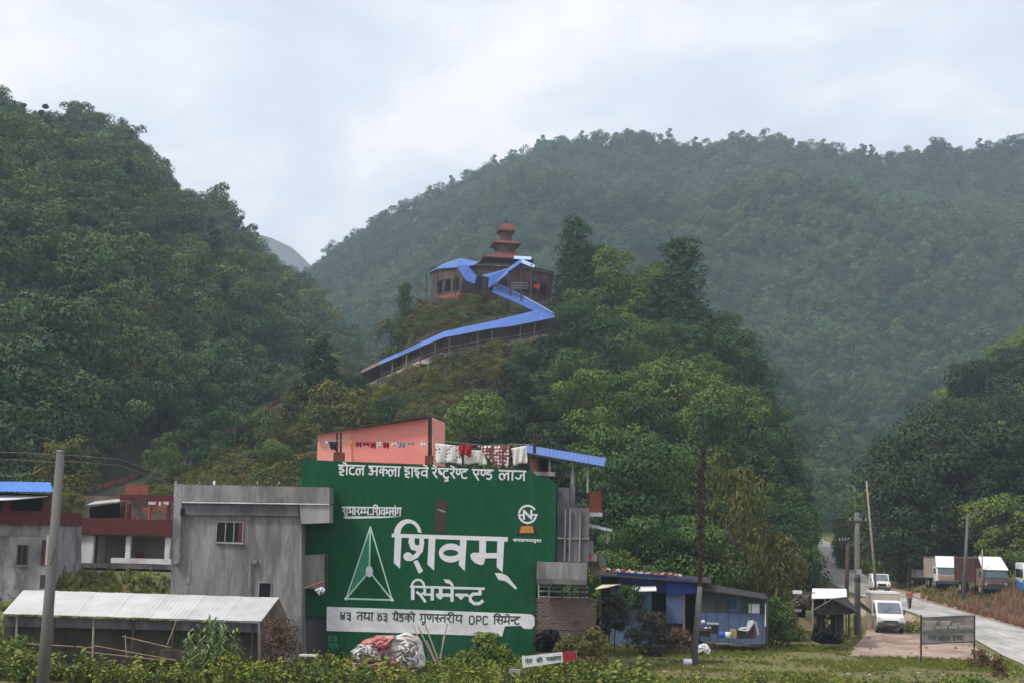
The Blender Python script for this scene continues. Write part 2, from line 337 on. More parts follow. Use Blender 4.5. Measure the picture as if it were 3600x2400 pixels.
# ------------------------------------------------------------------ hills (real terrain sheets)
class Hill:
    def __init__(s, prof, Yr, Yb, zb, canopy=0, power=1.0, amp=0, seed=0, nfreq=.03, back=90, drop=40):
        s.prof = sorted([ae(u, v) for u, v in prof]); s.Yr, s.Yb, s.zb = Yr, Yb, zb
        s.canopy, s.power, s.amp, s.seed, s.nf, s.back, s.drop = canopy, power, amp, seed, nfreq, back, drop
    def pt(s, a, t):
        Yr = interp(s.Yr, a) if isinstance(s.Yr, list) else s.Yr
        Yb = interp(s.Yb, a) if isinstance(s.Yb, list) else s.Yb
        zb = interp(s.zb, a) if isinstance(s.zb, list) else s.zb
        zr = 6 + interp(s.prof, a) * Yr - s.canopy
        if t <= 1:
            Y = lerp(Yb, Yr, t); x = a * Y
            z = lerp(zb, max(zr, zb - 3), t ** s.power)
            z += s.amp * fnoise(x * s.nf, Y * s.nf, s.seed) * math.sin(math.pi * t)
        else:
            Y = Yr + (t - 1) * s.back; x = a * Y; z = max(zr, zb - 3) - s.drop * (t - 1) ** 1.5
        return Vector((x, Y, z))
    def build(s, name, m, a0, a1, na, ntt):
        mb = MB(); T = [i / ntt for i in range(ntt + 1)] + [1.15, 1.4, 1.8, 2.4]
        for i in range(na + 1):
            a = lerp(a0, a1, i / na)
            for t in T: mb.v.append(tuple(s.pt(a, t)))
        k = len(T)
        for i in range(na):
            for j in range(k - 1): mb.f.append((i * k + j, (i + 1) * k + j, (i + 1) * k + j + 1, i * k + j + 1))
        return tag(part(name, mb, m, None, True), kind='structure')
    def hit(s, u, v, canopy=False):
        a, e = ae(u, v); best = None
        for i in range(401):
            t = i / 400; p = s.pt(a, t)
            if (p.z - 6) / p.y >= e: return p
        return s.pt(a, 1)
A = lambda u, v=1700: ae(u, v)[0]
knoll = Hill([(100, 1800), (200, 1752), (420, 1700), (640, 1620), (1000, 1400), (1180, 1360), (1300, 1330), (1400, 1240), (1470, 1090), (1520, 1030), (1950, 1030), (2050, 1060), (2250, 1110), (2430, 1160), (2550, 1280), (2660, 1460), (2750, 1660), (2800, 1830), (2835, 1990), (2870, 2120), (2930, 2300)],
             [(A(200), 120), (A(640), 150), (A(1150), 195), (A(1500), 222), (A(2300), 222), (A(2900), 175)],
             [(A(200), 88), (A(1000), 90), (A(1800), 96), (A(2300), 100), (A(2700), 118), (A(2850), 135)], 1.2, amp=4, seed=4, nfreq=.05, back=60, drop=30, power=1.25)
left = Hill([(-900, -150), (-300, 110), (0, 340), (130, 410), (250, 400), (420, 440), (560, 580), (650, 680), (720, 720), (760, 690), (830, 790), (950, 905), (1080, 1010), (1180, 1110), (1260, 1210), (1400, 1400)],
            [(A(-900), 330), (A(0), 380), (A(600), 430), (A(1300), 470)], [(A(-900), 95), (A(200), 125), (A(640), 160), (A(1200), 215)], 3, canopy=11, amp=13, seed=9, nfreq=.02)
far = Hill([(300, 1400), (900, 1050), (1110, 915), (1300, 775), (1500, 685), (1700, 580), (1900, 500), (2000, 475), (2150, 475), (2300, 465), (2440, 510), (2600, 480), (2700, 470), (2850, 500), (3000, 530), (3150, 530), (3300, 505), (3420, 520), (3600, 480), (4200, 420)],
           900, 420, 10, canopy=12, amp=60, seed=21, nfreq=.007, power=1.12, back=250, drop=80)
spur = Hill([(2200, 1050), (2420, 1110), (2560, 1180), (2700, 1275), (2790, 1390), (2870, 1450), (2960, 1490), (3200, 1560)], 400, 300, 6, canopy=5, amp=5, seed=2, nfreq=.03)
right = Hill([(3010, 1930), (3070, 1760), (3110, 1640), (3160, 1530), (3220, 1450), (3290, 1360), (3390, 1240), (3470, 1190), (3620, 1080), (3900, 920), (4300, 800)],
             [(A(2930), 210), (A(3600), 300), (A(4300), 330)], [(A(2930), 190), (A(3200), 160), (A(3600), 145), (A(4300), 130)], 2.4, canopy=12, amp=5, seed=12, nfreq=.04)
distant = Hill([(600, 800), (940, 830), (1030, 872), (1120, 960), (1300, 1100)], 2600, 2000, 20)
knoll.build('temple_knoll', M['soil'], A(60), A(2868), 150, 50)
left.build('left_hill', M['soil'], A(-900), A(1420), 110, 60)
far.build('forested_mountain', M['fars'], A(300), A(4200), 130, 60)
spur.build('spur_hill', M['valley'], A(2150), A(3250), 50, 20)
right.build('right_hill', M['soil'], A(2990), A(4300), 70, 30)
distant.build('distant_ridge', M['fars'], A(600), A(1300), 20, 6)

# ground sheet
xs = [-3000, -1500, -700, -400, -250, -150, -100, -75] + [-60 + i for i in range(0, 131)] + [80, 95, 120, 160, 220, 320, 500, 900, 1600, 3000]
ys = [-300, -100, 0, 30] + [50 + i for i in range(0, 111)] + [165 + 5 * i for i in range(0, 24)] + [300, 340, 400, 500, 700, 1000, 1600, 3000, 5000]
mb = MB()
for x in xs:
    for y in ys: mb.v.append((x, y, G(x, y)))
k = len(ys)
for i in range(len(xs) - 1):
    for j in range(k - 1): mb.f.append((i * k + j, (i + 1) * k + j, (i + 1) * k + j + 1, i * k + j + 1))
tag(part('ground', mb, M['ground'], None, True), kind='structure')

def sheet(name, m, L_, R_, off, n=30, w=6):
    """a ribbon of ground between two edge polylines given in metres (x, y)"""
    mb = MB()
    def res(pl, t):
        ds = [0]
        for p, q in zip(pl, pl[1:]): ds.append(ds[-1] + math.dist(p, q))
        s = t * ds[-1]
        for i in range(len(pl) - 1):
            if s <= ds[i + 1] + 1e-9:
                f = (s - ds[i]) / (ds[i + 1] - ds[i]); return (lerp(pl[i][0], pl[i + 1][0], f), lerp(pl[i][1], pl[i + 1][1], f))
        return pl[-1]
    for i in range(n + 1):
        a, b = res(L_, i / n), res(R_, i / n)
        for j in range(w + 1):
            x, y = lerp(a[0], b[0], j / w), lerp(a[1], b[1], j / w)
            mb.v.append((x, y, G(x, y) + off))
    for i in range(n):
        for j in range(w): mb.f.append((i * (w + 1) + j, i * (w + 1) + j + 1, (i + 1) * (w + 1) + j + 1, (i + 1) * (w + 1) + j))
    return tag(part(name, mb, m, None, True), kind='structure')
RL = [(22, 55), (28.4, 79), (31.2, 96.5), (33.2, 117), (34.2, 140), (36.2, 160), (38.5, 180), (42.5, 200), (49, 225), (53, 262)]
RR = [(30, 52), (34.6, 79), (37.2, 100), (37.9, 117), (38.5, 134), (41.2, 158), (43.5, 178), (47.5, 200), (52.5, 225), (57, 262)]
sheet('road', M['road'], RL, RR, .06, 80, 6)
def mid(f, f2, y0, y1):
    def xat(pl, y): return interp([(q, p) for p, q in pl], y)
    g = lambda y, ff: (lerp(xat(RL, y), xat(RR, y), ff), y)
    return [g(y0, f), g((y0 + y1) / 2, f), g(y1, f)], [g(y0, f2), g((y0 + y1) / 2, f2), g(y1, f2)]
for y in range(62, 190, 9):
    a, b = mid(.485, .515, y, y + 3); o = sheet('road_marking', M['paint'], a, b, .066, 3, 1)
sheet('dirt_yard', M['dirt'], [(19.5, 82), (20.5, 86), (22.5, 92), (24.5, 98), (27, 108), (29, 120), (31, 135)], [(27.9, 82), (28.6, 84), (29.4, 90), (30.6, 98), (31.8, 108), (33, 120), (33.9, 135)], .035, 40, 10)
sheet('road_shoulder', M['dirt'], [(34.7, 79), (37.4, 100), (38.1, 117), (38.7, 134), (41.4, 158)], [(35.3, 79), (38.0, 100), (38.8, 117), (39.6, 134), (42.4, 158)], .03, 40, 2)

# ------------------------------------------------------------------ plant library
def quadleaf(mb, c, n, s, asp=.6, rr=R):
    n = Vector(n).normalized(); t = n.orthogonal().normalized(); t.rotate(Matrix.Rotation(rr.uniform(0, 6.28), 3, n)); b = n.cross(t)
    c = Vector(c); k = len(mb.v)
    mb.v += [tuple(c - t * s), tuple(c - b * s * asp + n * s * .15), tuple(c + t * s), tuple(c + b * s * asp + n * s * .15)]
    mb.f.append((k, k + 1, k + 2, k + 3))
def crown_mesh(name, m, h, rad_, nblob, nleaf, ls, seed, shape='round', base=.3):
    rr = random.Random(seed); mb = MB(); blobs = []
    for i in range(nblob):
        f = rr.random() if shape not in ('cone', 'column') else ((i + rr.random()) / nblob) ** 1.15 * .93
        if shape == 'round': z = base + (1 - base) * f; rmax = math.sqrt(max(0.05, 1 - ((f - .42) / .62) ** 2)); br = rr.uniform(.26, .42)
        elif shape == 'cone': z = base + (1 - base) * f; rmax = (1 - f) ** .7 + .1; br = rr.uniform(.20, .36) * (1.05 - f * .45)
        elif shape == 'column': z = base + (1 - base) * f; rmax = (1.05 - .62 * f) * (.85 + .3 * rr.random()); br = rr.uniform(.34, .52) * (1.1 - .35 * f)
        else: z = base + .12 + (.82 - base) * f; rmax = 1.1 - .6 * f * f; br = rr.uniform(.34, .5)
        an = rr.uniform(0, 6.283) if shape == 'round' else i * 2.4 + rr.uniform(-.4, .4); q = rr.uniform(.35, 1) * rmax
        blobs.append((Vector((math.cos(an) * q * rad_, math.sin(an) * q * rad_, z * h)), br * rad_ * 1.15, br * rad_ * .85))
    for i in range(nleaf):
        c, rx, rz = blobs[i % nblob]
        d = Vector((rr.gauss(0, 1), rr.gauss(0, 1), rr.gauss(.35, 1))).normalized()
        k = rr.uniform(.75, 1.08); p = c + Vector((d.x * rx, d.y * rx, d.z * rz)) * k
        nn = d + Vector((rr.gauss(0, .28), rr.gauss(0, .28), rr.gauss(.12, .28)))
        quadleaf(mb, p, nn, ls * rr.uniform(.6, 1.35), .6, rr)
    return mb.mesh(name, m)
def trunk_mesh(name, h, rad_, r0, seed, bare=False):
    rr = random.Random(seed); mb = MB()
    pts = [Vector((0, 0, -1.5))]; p = Vector((0, 0, 0)); n = 5
    for i in range(n + 1):
        pts.append(p.copy()); p = p + Vector((rr.uniform(-.02, .02) * h, rr.uniform(-.02, .02) * h, h * .85 / n))
    mb.path(pts, r0, r0 * .25, 6)
    for i in range(7):
        s = pts[rr.randint(3, n + 1)]; an = rr.uniform(0, 6.28)
        e = s + Vector((math.cos(an) * rad_ * .7, math.sin(an) * rad_ * .7, h * rr.uniform(.08, .22)))
        mb.path([s, s.lerp(e, .5) + Vector((0, 0, -.03 * h)), e], r0 * .4, r0 * .12, 5)
    return mb.mesh(name, M['bark'])
NOM = {}
def kindlib(key, m, h, r, nb, nl, ls, shape='round', base=.3, nvar=3, tr=.25, seed=0):
    NOM[key] = [(crown_mesh('crown', m, h, r, nb, nl, ls, seed + 10 * i + 1, shape, base), trunk_mesh('trunk', h, r, tr, seed + 10 * i + 5)) for i in range(nvar)]
kindlib('knoll_big', M['knoll'], 11, 4.2, 20, 4600, .19, base=.22, nvar=4, seed=100)
kindlib('knoll_dark', M['dark'], 12, 3.4, 40, 4600, .18, shape='cone', base=.12, nvar=2, seed=200)
kindlib('tall', M['knoll'], 16, 2.5, 60, 6000, .17, shape='column', base=.1, nvar=3, seed=300)
kindlib('knoll_yel', M['yel'], 6, 2.6, 22, 2600, .14, base=.2, nvar=2, seed=400)
kindlib('olive', M['olive'], 4.4, 2.3, 22, 2600, .12, base=.08, nvar=3, tr=.1, seed=500)
kindlib('left_tree', M['left'], 10, 4.2, 18, 4200, .20, base=.2, nvar=4, seed=600)
kindlib('right_tree', M['right'], 12, 4.2, 20, 4400, .21, base=.2, nvar=3, seed=700)
kindlib('right_dark', M['dark'], 14, 4.6, 20, 4400, .22, base=.2, nvar=2, seed=800)
NOM['far_tree'] = [(crown_mesh('crown', M['far'], 13, 5.0, 12, 1300, .34, 900 + i, base=.25), None) for i in range(5)]
NOM['left_far'] = [(crown_mesh('crown', M['left'], 11, 4.6, 12, 2600, .22, 950 + i, base=.25), None) for i in range(4)] + [(crown_mesh('crown', M['dark'], 13, 3.6, 14, 2000, .27, 955, 'cone', .1), None), (crown_mesh('crown', M['left'], 14, 3.0, 20, 2200, .27, 956, 'column', .2), None), (crown_mesh('crown', M['olive'], 7, 4.4, 12, 1600, .25, 957, base=.1), None)]
NOM['far_tree'] += [(crown_mesh('crown', M['far'], 15, 3.4, 12, 1000, .40, 907, 'column', .2), None), (crown_mesh('crown', M['far'], 8, 5.5, 9, 900, .42, 908, base=.1), None)]
NOM['shrub'] = [(crown_mesh('crown', M['olive'], 2.2, 1.5, 10, 800, .10, 970 + i, base=.0), None) for i in range(3)]
NOM['shrub_shade'] = [(crown_mesh('crown', M['dark'], 3.6, 2.2, 14, 1400, .15, 980 + i, base=.0), None) for i in range(3)]  # dark leaves paint shade into the gaps between right-slope crowns

def put(key, loc, s, label, cat, group, name='tree', sz=None, var=None, lean=0):
    vs_ = NOM[key]; cr, tr = vs_[R.randrange(len(vs_)) if var is None else var]
    o = empty(name, loc, label, cat, group, R.uniform(0, 6.28)); o.scale = (s, s, sz or s)
    if lean: o.rotation_euler = (lean, lean * .6, o.rotation_euler[2])
    for nm, me in (('crown', cr), ('trunk', tr)):
        if me:
            c = bpy.data.objects.new(nm, me); c.parent = o; COL.objects.link(c)
    return o

def scatter(name, meshes, pts, label=None, cat=None):
    """one object of many small plants; pts = (x, y, z, scale, index)"""
    src = bpy.data.collections.new(name + '_source')
    for i, me in enumerate(meshes):
        so_ = bpy.data.objects.new('%s_plant_%d' % (name, i), me); src.objects.link(so_)
    me = bpy.data.meshes.new(name); me.from_pydata([p[:3] for p in pts], [], [])
    for nm, ty, vals in (('scl', 'FLOAT', [p[3] for p in pts]), ('idx', 'INT', [p[4] for p in pts]), ('rz', 'FLOAT', [R.uniform(0, 6.28) for p in pts])):
        at = me.attributes.new(nm, ty, 'POINT'); at.data.foreach_set('value', vals)
    g = bpy.data.node_groups.new(name + '_nodes', 'GeometryNodeTree')
    g.interface.new_socket('Geometry', in_out='INPUT', socket_type='NodeSocketGeometry'); g.interface.new_socket('Geometry', in_out='OUTPUT', socket_type='NodeSocketGeometry')
    n = g.nodes; K = g.links.new
    gi, go = n.new('NodeGroupInput'), n.new('NodeGroupOutput')
    ip = n.new('GeometryNodeInstanceOnPoints'); ci = n.new('GeometryNodeCollectionInfo')
    ci.inputs['Collection'].default_value = src; ci.inputs['Separate Children'].default_value = True; ci.inputs['Reset Children'].default_value = True
    def attr(nm, ty):
        a = n.new('GeometryNodeInputNamedAttribute'); a.data_type = ty; a.inputs['Name'].default_value = nm; return a.outputs['Attribute']
    ip.inputs['Pick Instance'].default_value = True
    cx = n.new('ShaderNodeCombineXYZ'); K(attr('rz', 'FLOAT'), cx.inputs[2])
    K(gi.outputs[0], ip.inputs['Points']); K(ci.outputs[0], ip.inputs['Instance']); K(attr('idx', 'INT'), ip.inputs['Instance Index'])
    K(cx.outputs[0], ip.inputs['Rotation']); K(attr('scl', 'FLOAT'), ip.inputs['Scale']); K(ip.outputs[0], go.inputs[0])
    o = bpy.data.objects.new(name, me); COL.objects.link(o)
    md = o.modifiers.new('plants', 'NODES'); md.node_group = g
    return tag(o, label, cat, kind='stuff')

# ------------------------------------------------------------------ forests
def inpoly(x, y, poly):
    c = False; n = len(poly)
    for i in range(n):
        x0, y0 = poly[i]; x1, y1 = poly[i - 1]
        if (y0 > y) != (y1 > y) and x < (x1 - x0) * (y - y0) / (y1 - y0) + x0: c = not c
    return c
KEEP = [[(1490, 890), (1960, 890), (1960, 1110), (1960, 1165), (1725, 1185), (1560, 1215), (1290, 1345), (1265, 1310), (1270, 1290), (1480, 1195), (1725, 1120), (1880, 1080), (1725, 1020), (1490, 1045)],
        [(255, 1712), (640, 1545), (1000, 1338), (1015, 1385), (680, 1612), (330, 1752)]]
def clear(p, h, r):
    for k in (0, .2, .4, .6, .8, 1):
        for dx in (-r, 0, r):
            u, v = proj((p.x + dx * .8, p.y, p.z + h * k))
            if any(inpoly(u, v, K_) for K_ in KEEP): return False
    return True
pts = []
for i in range(9000):                       # far mountain: wood read as one mass
    a = R.uniform(A(700), A(3900)); t = R.random() ** .8 * 1.06 if R.random() < .97 else 1
    p = far.pt(a, t)
    if t < .2 and R.random() < .75: continue
    pts.append((p.x, p.y, p.z - 1, R.choice((.45, .6, .7, .85, 1.1)) * R.uniform(.85, 1.15), R.randrange(7)))
scatter('far_mountain_forest', [m[0] for m in NOM['far_tree']], pts, 'dense hazy blue green forest covering the far mountain', 'forest')
pts = []
for i in range(1100):
    a = R.uniform(A(2150), A(3200)); p = spur.pt(a, R.random() * 1.05)
    if a > A(2740) and R.random() < .72: continue
    pts.append((p.x, p.y, p.z - .5, R.uniform(.35, .7), R.randrange(5)))
scatter('spur_forest', [m[0] for m in NOM['far_tree']], pts, 'hazy light green woodland on the low spur behind the knoll', 'forest')
LEFTN = []; pts = []
tries = 0
for i in range(5600):
    a = R.uniform(A(-500), A(1390)); t = R.random() ** .75 * 1.06
    p = left.pt(a, t); s = R.choice((.4, .5, .6, .75, .9, 1.25)) * R.uniform(.85, 1.15)
    if t < .32 and len(LEFTN) < 95 and p.y < 215 and -70 < p.x:
        if not clear(p, 9 * s, 3 * s): continue
        if all((p.x - q[0]) ** 2 + (p.y - q[1]) ** 2 > 30 for q in LEFTN): LEFTN.append((p.x, p.y, p.z, s)); continue
    if p.y < 200 and not clear(p, 9 * s, 3 * s): continue
    pts.append((p.x, p.y, p.z - 1, s * .95, R.choice((0, 1, 2, 3, 0, 1, 2, 3, 4, 5, 6))))
scatter('left_hill_forest', [m[0] for m in NOM['left_far']], pts, 'dense dark green forest climbing the steep left hill', 'forest')
for x, y, z, s in LEFTN:
    u, v = proj((x, y, z)); zn = ('large' if s > 1 else 'small' if s < .72 else 'middling') + ' tree ' + ('high' if v < 1350 else 'low') + ' on the left hillside ' + ('above the blue roofed house' if u < 260 else 'above the red house' if u < 640 else 'left of the knoll')
    put('left_tree', (x, y, z - .5), s * .95, zn, 'tree', zn.replace('tree', 'trees'))
for (u, v, h) in ((430, 425, 12), (415, 440, 9), (250, 400, 10), (30, 345, 11), (735, 690, 12), (775, 700, 10), (870, 820, 9), (610, 590, 8), (985, 900, 7)):
    p = left.pt(A(u, v), .98); 
    put('tall' if h == 12 else 'left_tree', p, h / 13, 'tall tree breaking the skyline of the left hill', 'tree', 'skyline trees of the left hill')
# right hill
RN = []; pts = []
for i in range(1500):
    a = R.uniform(A(3010), A(4000)); t = R.random() * 1.05; p = right.pt(a, t); s = R.uniform(.6, 1.05)
    if t < .7 and len(RN) < 60 and a < A(3700) and all((p.x - q[0]) ** 2 + (p.y - q[1]) ** 2 > 26 for q in RN): RN.append((p.x, p.y, p.z, s, t)); continue
    pts.append((p.x, p.y, p.z - 1, s * .8, R.randrange(3)))
scatter('right_hill_forest', [m[0] for m in NOM['right_tree']], pts, 'bright green forest on the upper slope of the right hill', 'forest')
for x, y, z, s, t in RN:
    u, v = proj((x, y, z)); dk = v > 1400 + .3 * (3600 - u) * .5 and u > 3170
    zn = ('large' if s > .85 else 'small') + (' dark green tree' if dk else ' light green tree') + (' high' if v < 1350 else ' low') + ' on the right hill ' + ('near the valley gap' if u < 3250 else 'above the trucks' if u < 3520 else 'above the bus')
    put('right_dark' if dk else 'right_tree', (x, y, z - .5), s if dk else s * .9, zn, 'tree', zn.replace('tree', 'trees'))
for i in range(26):                        # dark wall of trees behind the trucks and slim roadside trees
    u = 3190 + i * 22 + R.uniform(-8, 8); a = A(u, 1950); Y = 152 + R.uniform(0, 12); x = a * Y
    zn = 'tall dark tree close behind ' + ('the pale trailer' if u < 3265 else 'the white fronted truck' if u < 3370 else 'the maroon truck' if u < 3530 else 'the bus'); put('right_dark', (x, Y, G(x, Y) - .8), R.uniform(.85, 1.25), zn, 'tree', zn.replace('tree', 'trees'))
for i in range(22):
    u = 2890 + i * 15 + R.uniform(-6, 6); Y = R.uniform(215, 255); a = A(u, 1900); x = a * Y
    if 41 < x - (Y - 200) * .25 < 49: x += 7
    put('right_tree', (x, Y, G(x, Y) - .5), R.uniform(.35, .75), 'slim light green tree beside the far end of the road', 'tree', 'slim trees beside the far road')

# knoll ---------------------------------------------------------------
KT = []; n_t = 0
def far_enough(p, d): return all((p.x - q[0]) ** 2 + (p.y - q[1]) ** 2 > d * d for q in KT)
for (u, v, key, s, sz, lab) in (
    (2015, 1130, 'tall', 1.2, 1.04, 'tallest columnar tree, right beside the temple'), (2075, 1140, 'tall', 1.05, .82, 'leafy tree tight against the right side of the tallest tree'),
    (2160, 1190, 'knoll_big', 1.0, 1.25, 'rounded bright tree between the two tallest knoll trees'), (2395, 1220, 'tall', 1.6, 1.1, 'second tallest pointed tree on the knoll, right of the temple'),
    (2300, 1200, 'knoll_dark', .85, .85, 'dark tree just left of the pointed knoll tree'), (2460, 1290, 'knoll_dark', .8, .8, 'dark conical tree just right of the pointed knoll tree'),
    (1420, 1190, 'tall', .62, .62, 'slim dark tree left of the temple'), (1110, 1520, 'knoll_dark', .95, .98, 'dark pointed tree standing at the upper end of the red rail'),
    (2600, 1440, 'knoll_big', 1.0, 1.0, 'large rounded tree on the right edge of the knoll'), (2700, 1640, 'knoll_dark', .9, .9, 'dark tree bulging from the lower right edge of the knoll'), (2520, 1320, 'knoll_dark', .85, .8, 'dark tree on the upper right edge of the knoll'),
    (2130, 1090, 'tall', .6, .62, 'thin topped tree behind the rounded knoll tree'), (1375, 1230, 'olive', 1.3, 1.5, 'bushy tree on the left shoulder of the knoll')):
    p = knoll.hit(u, v); KT.append((p.x, p.y)); put(key, p - Vector((0, 0, .6)), s, lab, 'tree', None, sz=sz)
pts = []
for i in range(5200):
    a = R.uniform(A(700), A(2815)); t = R.random() ** .8 * 1.03; p = knoll.pt(a, t); u, v = proj(p)
    rightz = u > 1900 + max(0, v - 1250) * -.55 and u > 1620
    if rightz and n_t < 125 and far_enough(p, 4.6):
        s = R.uniform(.5, .95); key = R.choice(['knoll_big'] * 6 + ['knoll_dark'] * 2 + ['knoll_yel'])
        h = {'knoll_big': 11, 'knoll_dark': 12, 'knoll_yel': 6}[key] * s
        if clear(p, h, 3 * s):
            KT.append((p.x, p.y)); n_t += 1
            kd = {'knoll_big': ('large' if s > .8 else 'small' if s < .62 else 'middling') + ' green broadleaf tree', 'knoll_dark': ('tall' if s > .72 else 'short') + ' dark conical tree', 'knoll_yel': 'yellow green tree'}[key]
            zn = ('near the top of' if v < 1250 else 'halfway up' if v < 1500 else 'low on') + ' the knoll' + (' beside the valley gap' if u > 2500 else ' above the blue shack' if u > 2200 else ' behind the hotel terrace')
            put(key, p - Vector((0, 0, .6)), s, kd + ' ' + zn, 'tree', kd.replace('tree', 'trees') + ' ' + zn); continue
    if not rightz and far_enough(p, 3.6) and u > 950 and R.random() < .5:
        s = R.uniform(.5, 1.0)
        if clear(p, 4.4 * s, 2.2 * s) and n_t < 400 and len(KT) < 235:
            KT.append((p.x, p.y)); key = R.choice(('olive', 'olive', 'olive', 'knoll_yel', 'knoll_big', 'left_tree'))
            zn = ('above' if v < 1250 else 'just below' if v < 1400 else 'well below') + ' the covered stairway ' + ('left of the pink room' if u < 1120 else 'over the pink room' if u < 1560 else 'over the bed sheets'); lab = {'olive': 'olive shrub ', 'knoll_yel': 'yellow green bushy tree ', 'knoll_big': 'small leafy green tree ', 'left_tree': 'small dull green tree '}[key] + zn
            put(key, p - Vector((0, 0, .3)), s if key == 'olive' else s * .7 if key == 'knoll_yel' else s * .5, lab, 'shrub' if key == 'olive' else 'tree', lab.replace('shrub', 'shrubs').replace('tree ', 'trees '), name='shrub' if key == 'olive' else 'tree'); continue
    s = R.uniform(.5, 1.1)
    if rightz:
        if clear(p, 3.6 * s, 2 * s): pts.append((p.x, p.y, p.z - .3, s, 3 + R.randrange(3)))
    else:
        s *= .8
        if not clear(p, 2.2 * s, 1.3 * s): 
            if R.random() < .5 and v > 1100: s *= .45
            else: continue
        pts.append((p.x, p.y, p.z - .2, s, R.randrange(3)))
scatter('knoll_undergrowth', [m[0] for m in NOM['shrub']] + [m[0] for m in NOM['shrub_shade']], pts, 'tangled undergrowth covering the slopes of the temple knoll', 'undergrowth')
pts = []
for i in range(1500):
    a = R.uniform(A(60), A(900)); t = R.random() ** .8; p = knoll.pt(a, t); s = R.uniform(.3, .75)
    if clear(p, 2 * s, 1 * s): pts.append((p.x, p.y, p.z - .2, s, R.randrange(3)))
scatter('foot_slope_undergrowth', [m[0] for m in NOM['shrub']], pts, 'low olive undergrowth on the slope behind the red house', 'undergrowth')
for (u, v, key, s, lab) in ((230, 1740, 'olive', 1.15, 'brownish olive shrub behind the blue roofed house'), (560, 1690, 'left_tree', .42, 'small dark tree between the two red stair rails'), (655, 1660, 'left_tree', .55, 'umbrella shaped dark tree above the red stair rail'),
                            (1180, 1560, 'olive', 1.5, 'large olive shrub at the left end of the pink room'), (1100, 1600, 'olive', 1.3, 'olive shrub above the top left corner of the green wall'), (1230, 1520, 'knoll_yel', .7, 'yellowish shrub rising behind the pink room'),
                            (1700, 1560, 'knoll_yel', .8, 'yellow green tree behind the hanging bed sheets'), (1830, 1560, 'knoll_big', .5, 'small green tree behind the hanging white cloth'), (1900, 1580, 'knoll_big', .5, 'small green tree behind the blue terrace roof'), (900, 1640, 'left_tree', .6, 'dark tree over the shaded bank behind the grey house'), (820, 1600, 'left_tree', .6, 'dark tree left of the shaded bank behind the grey house')):
    p = knoll.hit(u, v); put(key, p - Vector((0, 0, .4)), s, lab, 'tree' if 'tree' in lab else 'shrub', name='tree' if 'tree' in lab else 'shrub', group=None)

# ------------------------------------------------------------------ temple on the knoll
TY = 222.0
tl = P(1500, 1000, 214).x; tr_ = P(1950, 1000, 214).x; tcx = (tl + tr_) / 2; TR = (tr_ - tl) / 2 / math.cos(math.pi / 8) * .97
ztop = P(1718, 925, 214).z; zlow = P(1718, 1090, 214).z; tcy = 214 + TR
tmp = empty('temple', (tcx, tcy, zlow), 'round old brick temple with red tiled pagoda tower on the hilltop', 'temple')
rot = math.pi / 8
for i in range(8):
    t0, t1 = rot + i * math.pi / 4, rot + (i + 1) * math.pi / 4
    p0 = Vector((tcx + TR * math.cos(t0), tcy + TR * math.sin(t0), 0)); p1 = Vector((tcx + TR * math.cos(t1), tcy + TR * math.sin(t1), 0))
    nrm = Vector((math.cos((t0 + t1) / 2), math.sin((t0 + t1) / 2), 0)); front = nrm.y < .1
    lo = zlow - (4 if nrm.x > .3 else 1)
    mb = MB().prism([p0 + Vector((0, 0, lo)), p1 + Vector((0, 0, lo)), p1 + Vector((0, 0, ztop)), p0 + Vector((0, 0, ztop))], -nrm * .5)
    wl = part('wall', mb, M['temple_red'] if nrm.x > .5 else M['temple_dk'], tmp)
    if front:
        h = ztop - zlow
        q = lambda f, z, o: p0.lerp(p1, f) + Vector((0, 0, z)) + nrm * o
        for f0, f1 in ((.18, .34), (.42, .58), (.66, .82)):
            part('window', MB().prism([q(f0, ztop - h * .55, .02), q(f1, ztop - h * .55, .02), q(f1, ztop - h * .28, .02), q(f0, ztop - h * .28, .02)], nrm * .05), M['glass'], wl)
        part('cornice', MB().prism([q(-.02, ztop - .35, .02), q(1.02, ztop - .35, .02), q(1.02, ztop - .1, .02), q(-.02, ztop - .1, .02)], nrm * .3), M['tin_rust'], wl)
        if nrm.x < -.2: part('brick_apron', MB().prism([q(0, zlow - .9, .02), q(1, zlow - .9, .02), q(1, ztop - h * .62, .02), q(0, ztop - h * .62, .02)], nrm * .15), M['brickc'], wl)
part('roof_terrace', MB().lathe((tcx, tcy, ztop - .2), [(TR * .97, 0), (TR * 1.04, .15), (TR * 1.04, .3), (TR * .9, .45)], 8, rot), M['darkroof'], tmp)
# pagoda: (radius, photo row) rings
pc = P(1777, 860, 219); pcx = pc.x; mpp = 219 / FPX
zz = lambda v: P(1777, v, 219).z
c0 = (pcx, 219 + 2.2, 0)
def tower(name, prof, m, n=4): return part(name, MB().lathe(c0, [(r * 1.3, z) for r, z in prof], n, math.pi / 4 + .16), m, tmp)
r_ = lambda px: px * mpp / 2
rf = tower('roof', [(r_(200), zz(917)), (r_(202), zz(913)), (r_(150), zz(904)), (r_(96), zz(894)), (r_(84), zz(885))], M['stair_red'])
tower('tower_storey', [(r_(64), zz(893)), (r_(64), zz(886)), (r_(68), zz(876)), (r_(82), zz(860)), (r_(88), zz(855))], M['temple_red'])
tower('roof', [(r_(104), zz(857)), (r_(112), zz(854)), (r_(106), zz(851)), (r_(52), zz(842)), (r_(44), zz(838))], M['stair_red'])
tower('tower_storey', [(r_(42), zz(838)), (r_(43), zz(825)), (r_(47), zz(815)), (r_(53), zz(806))], M['temple_red'])
rt = tower('roof', [(r_(64), zz(808)), (r_(70), zz(805)), (r_(66), zz(799)), (r_(40), zz(785)), (r_(14), zz(777)), (r_(3), zz(772))], M['stair_red'])
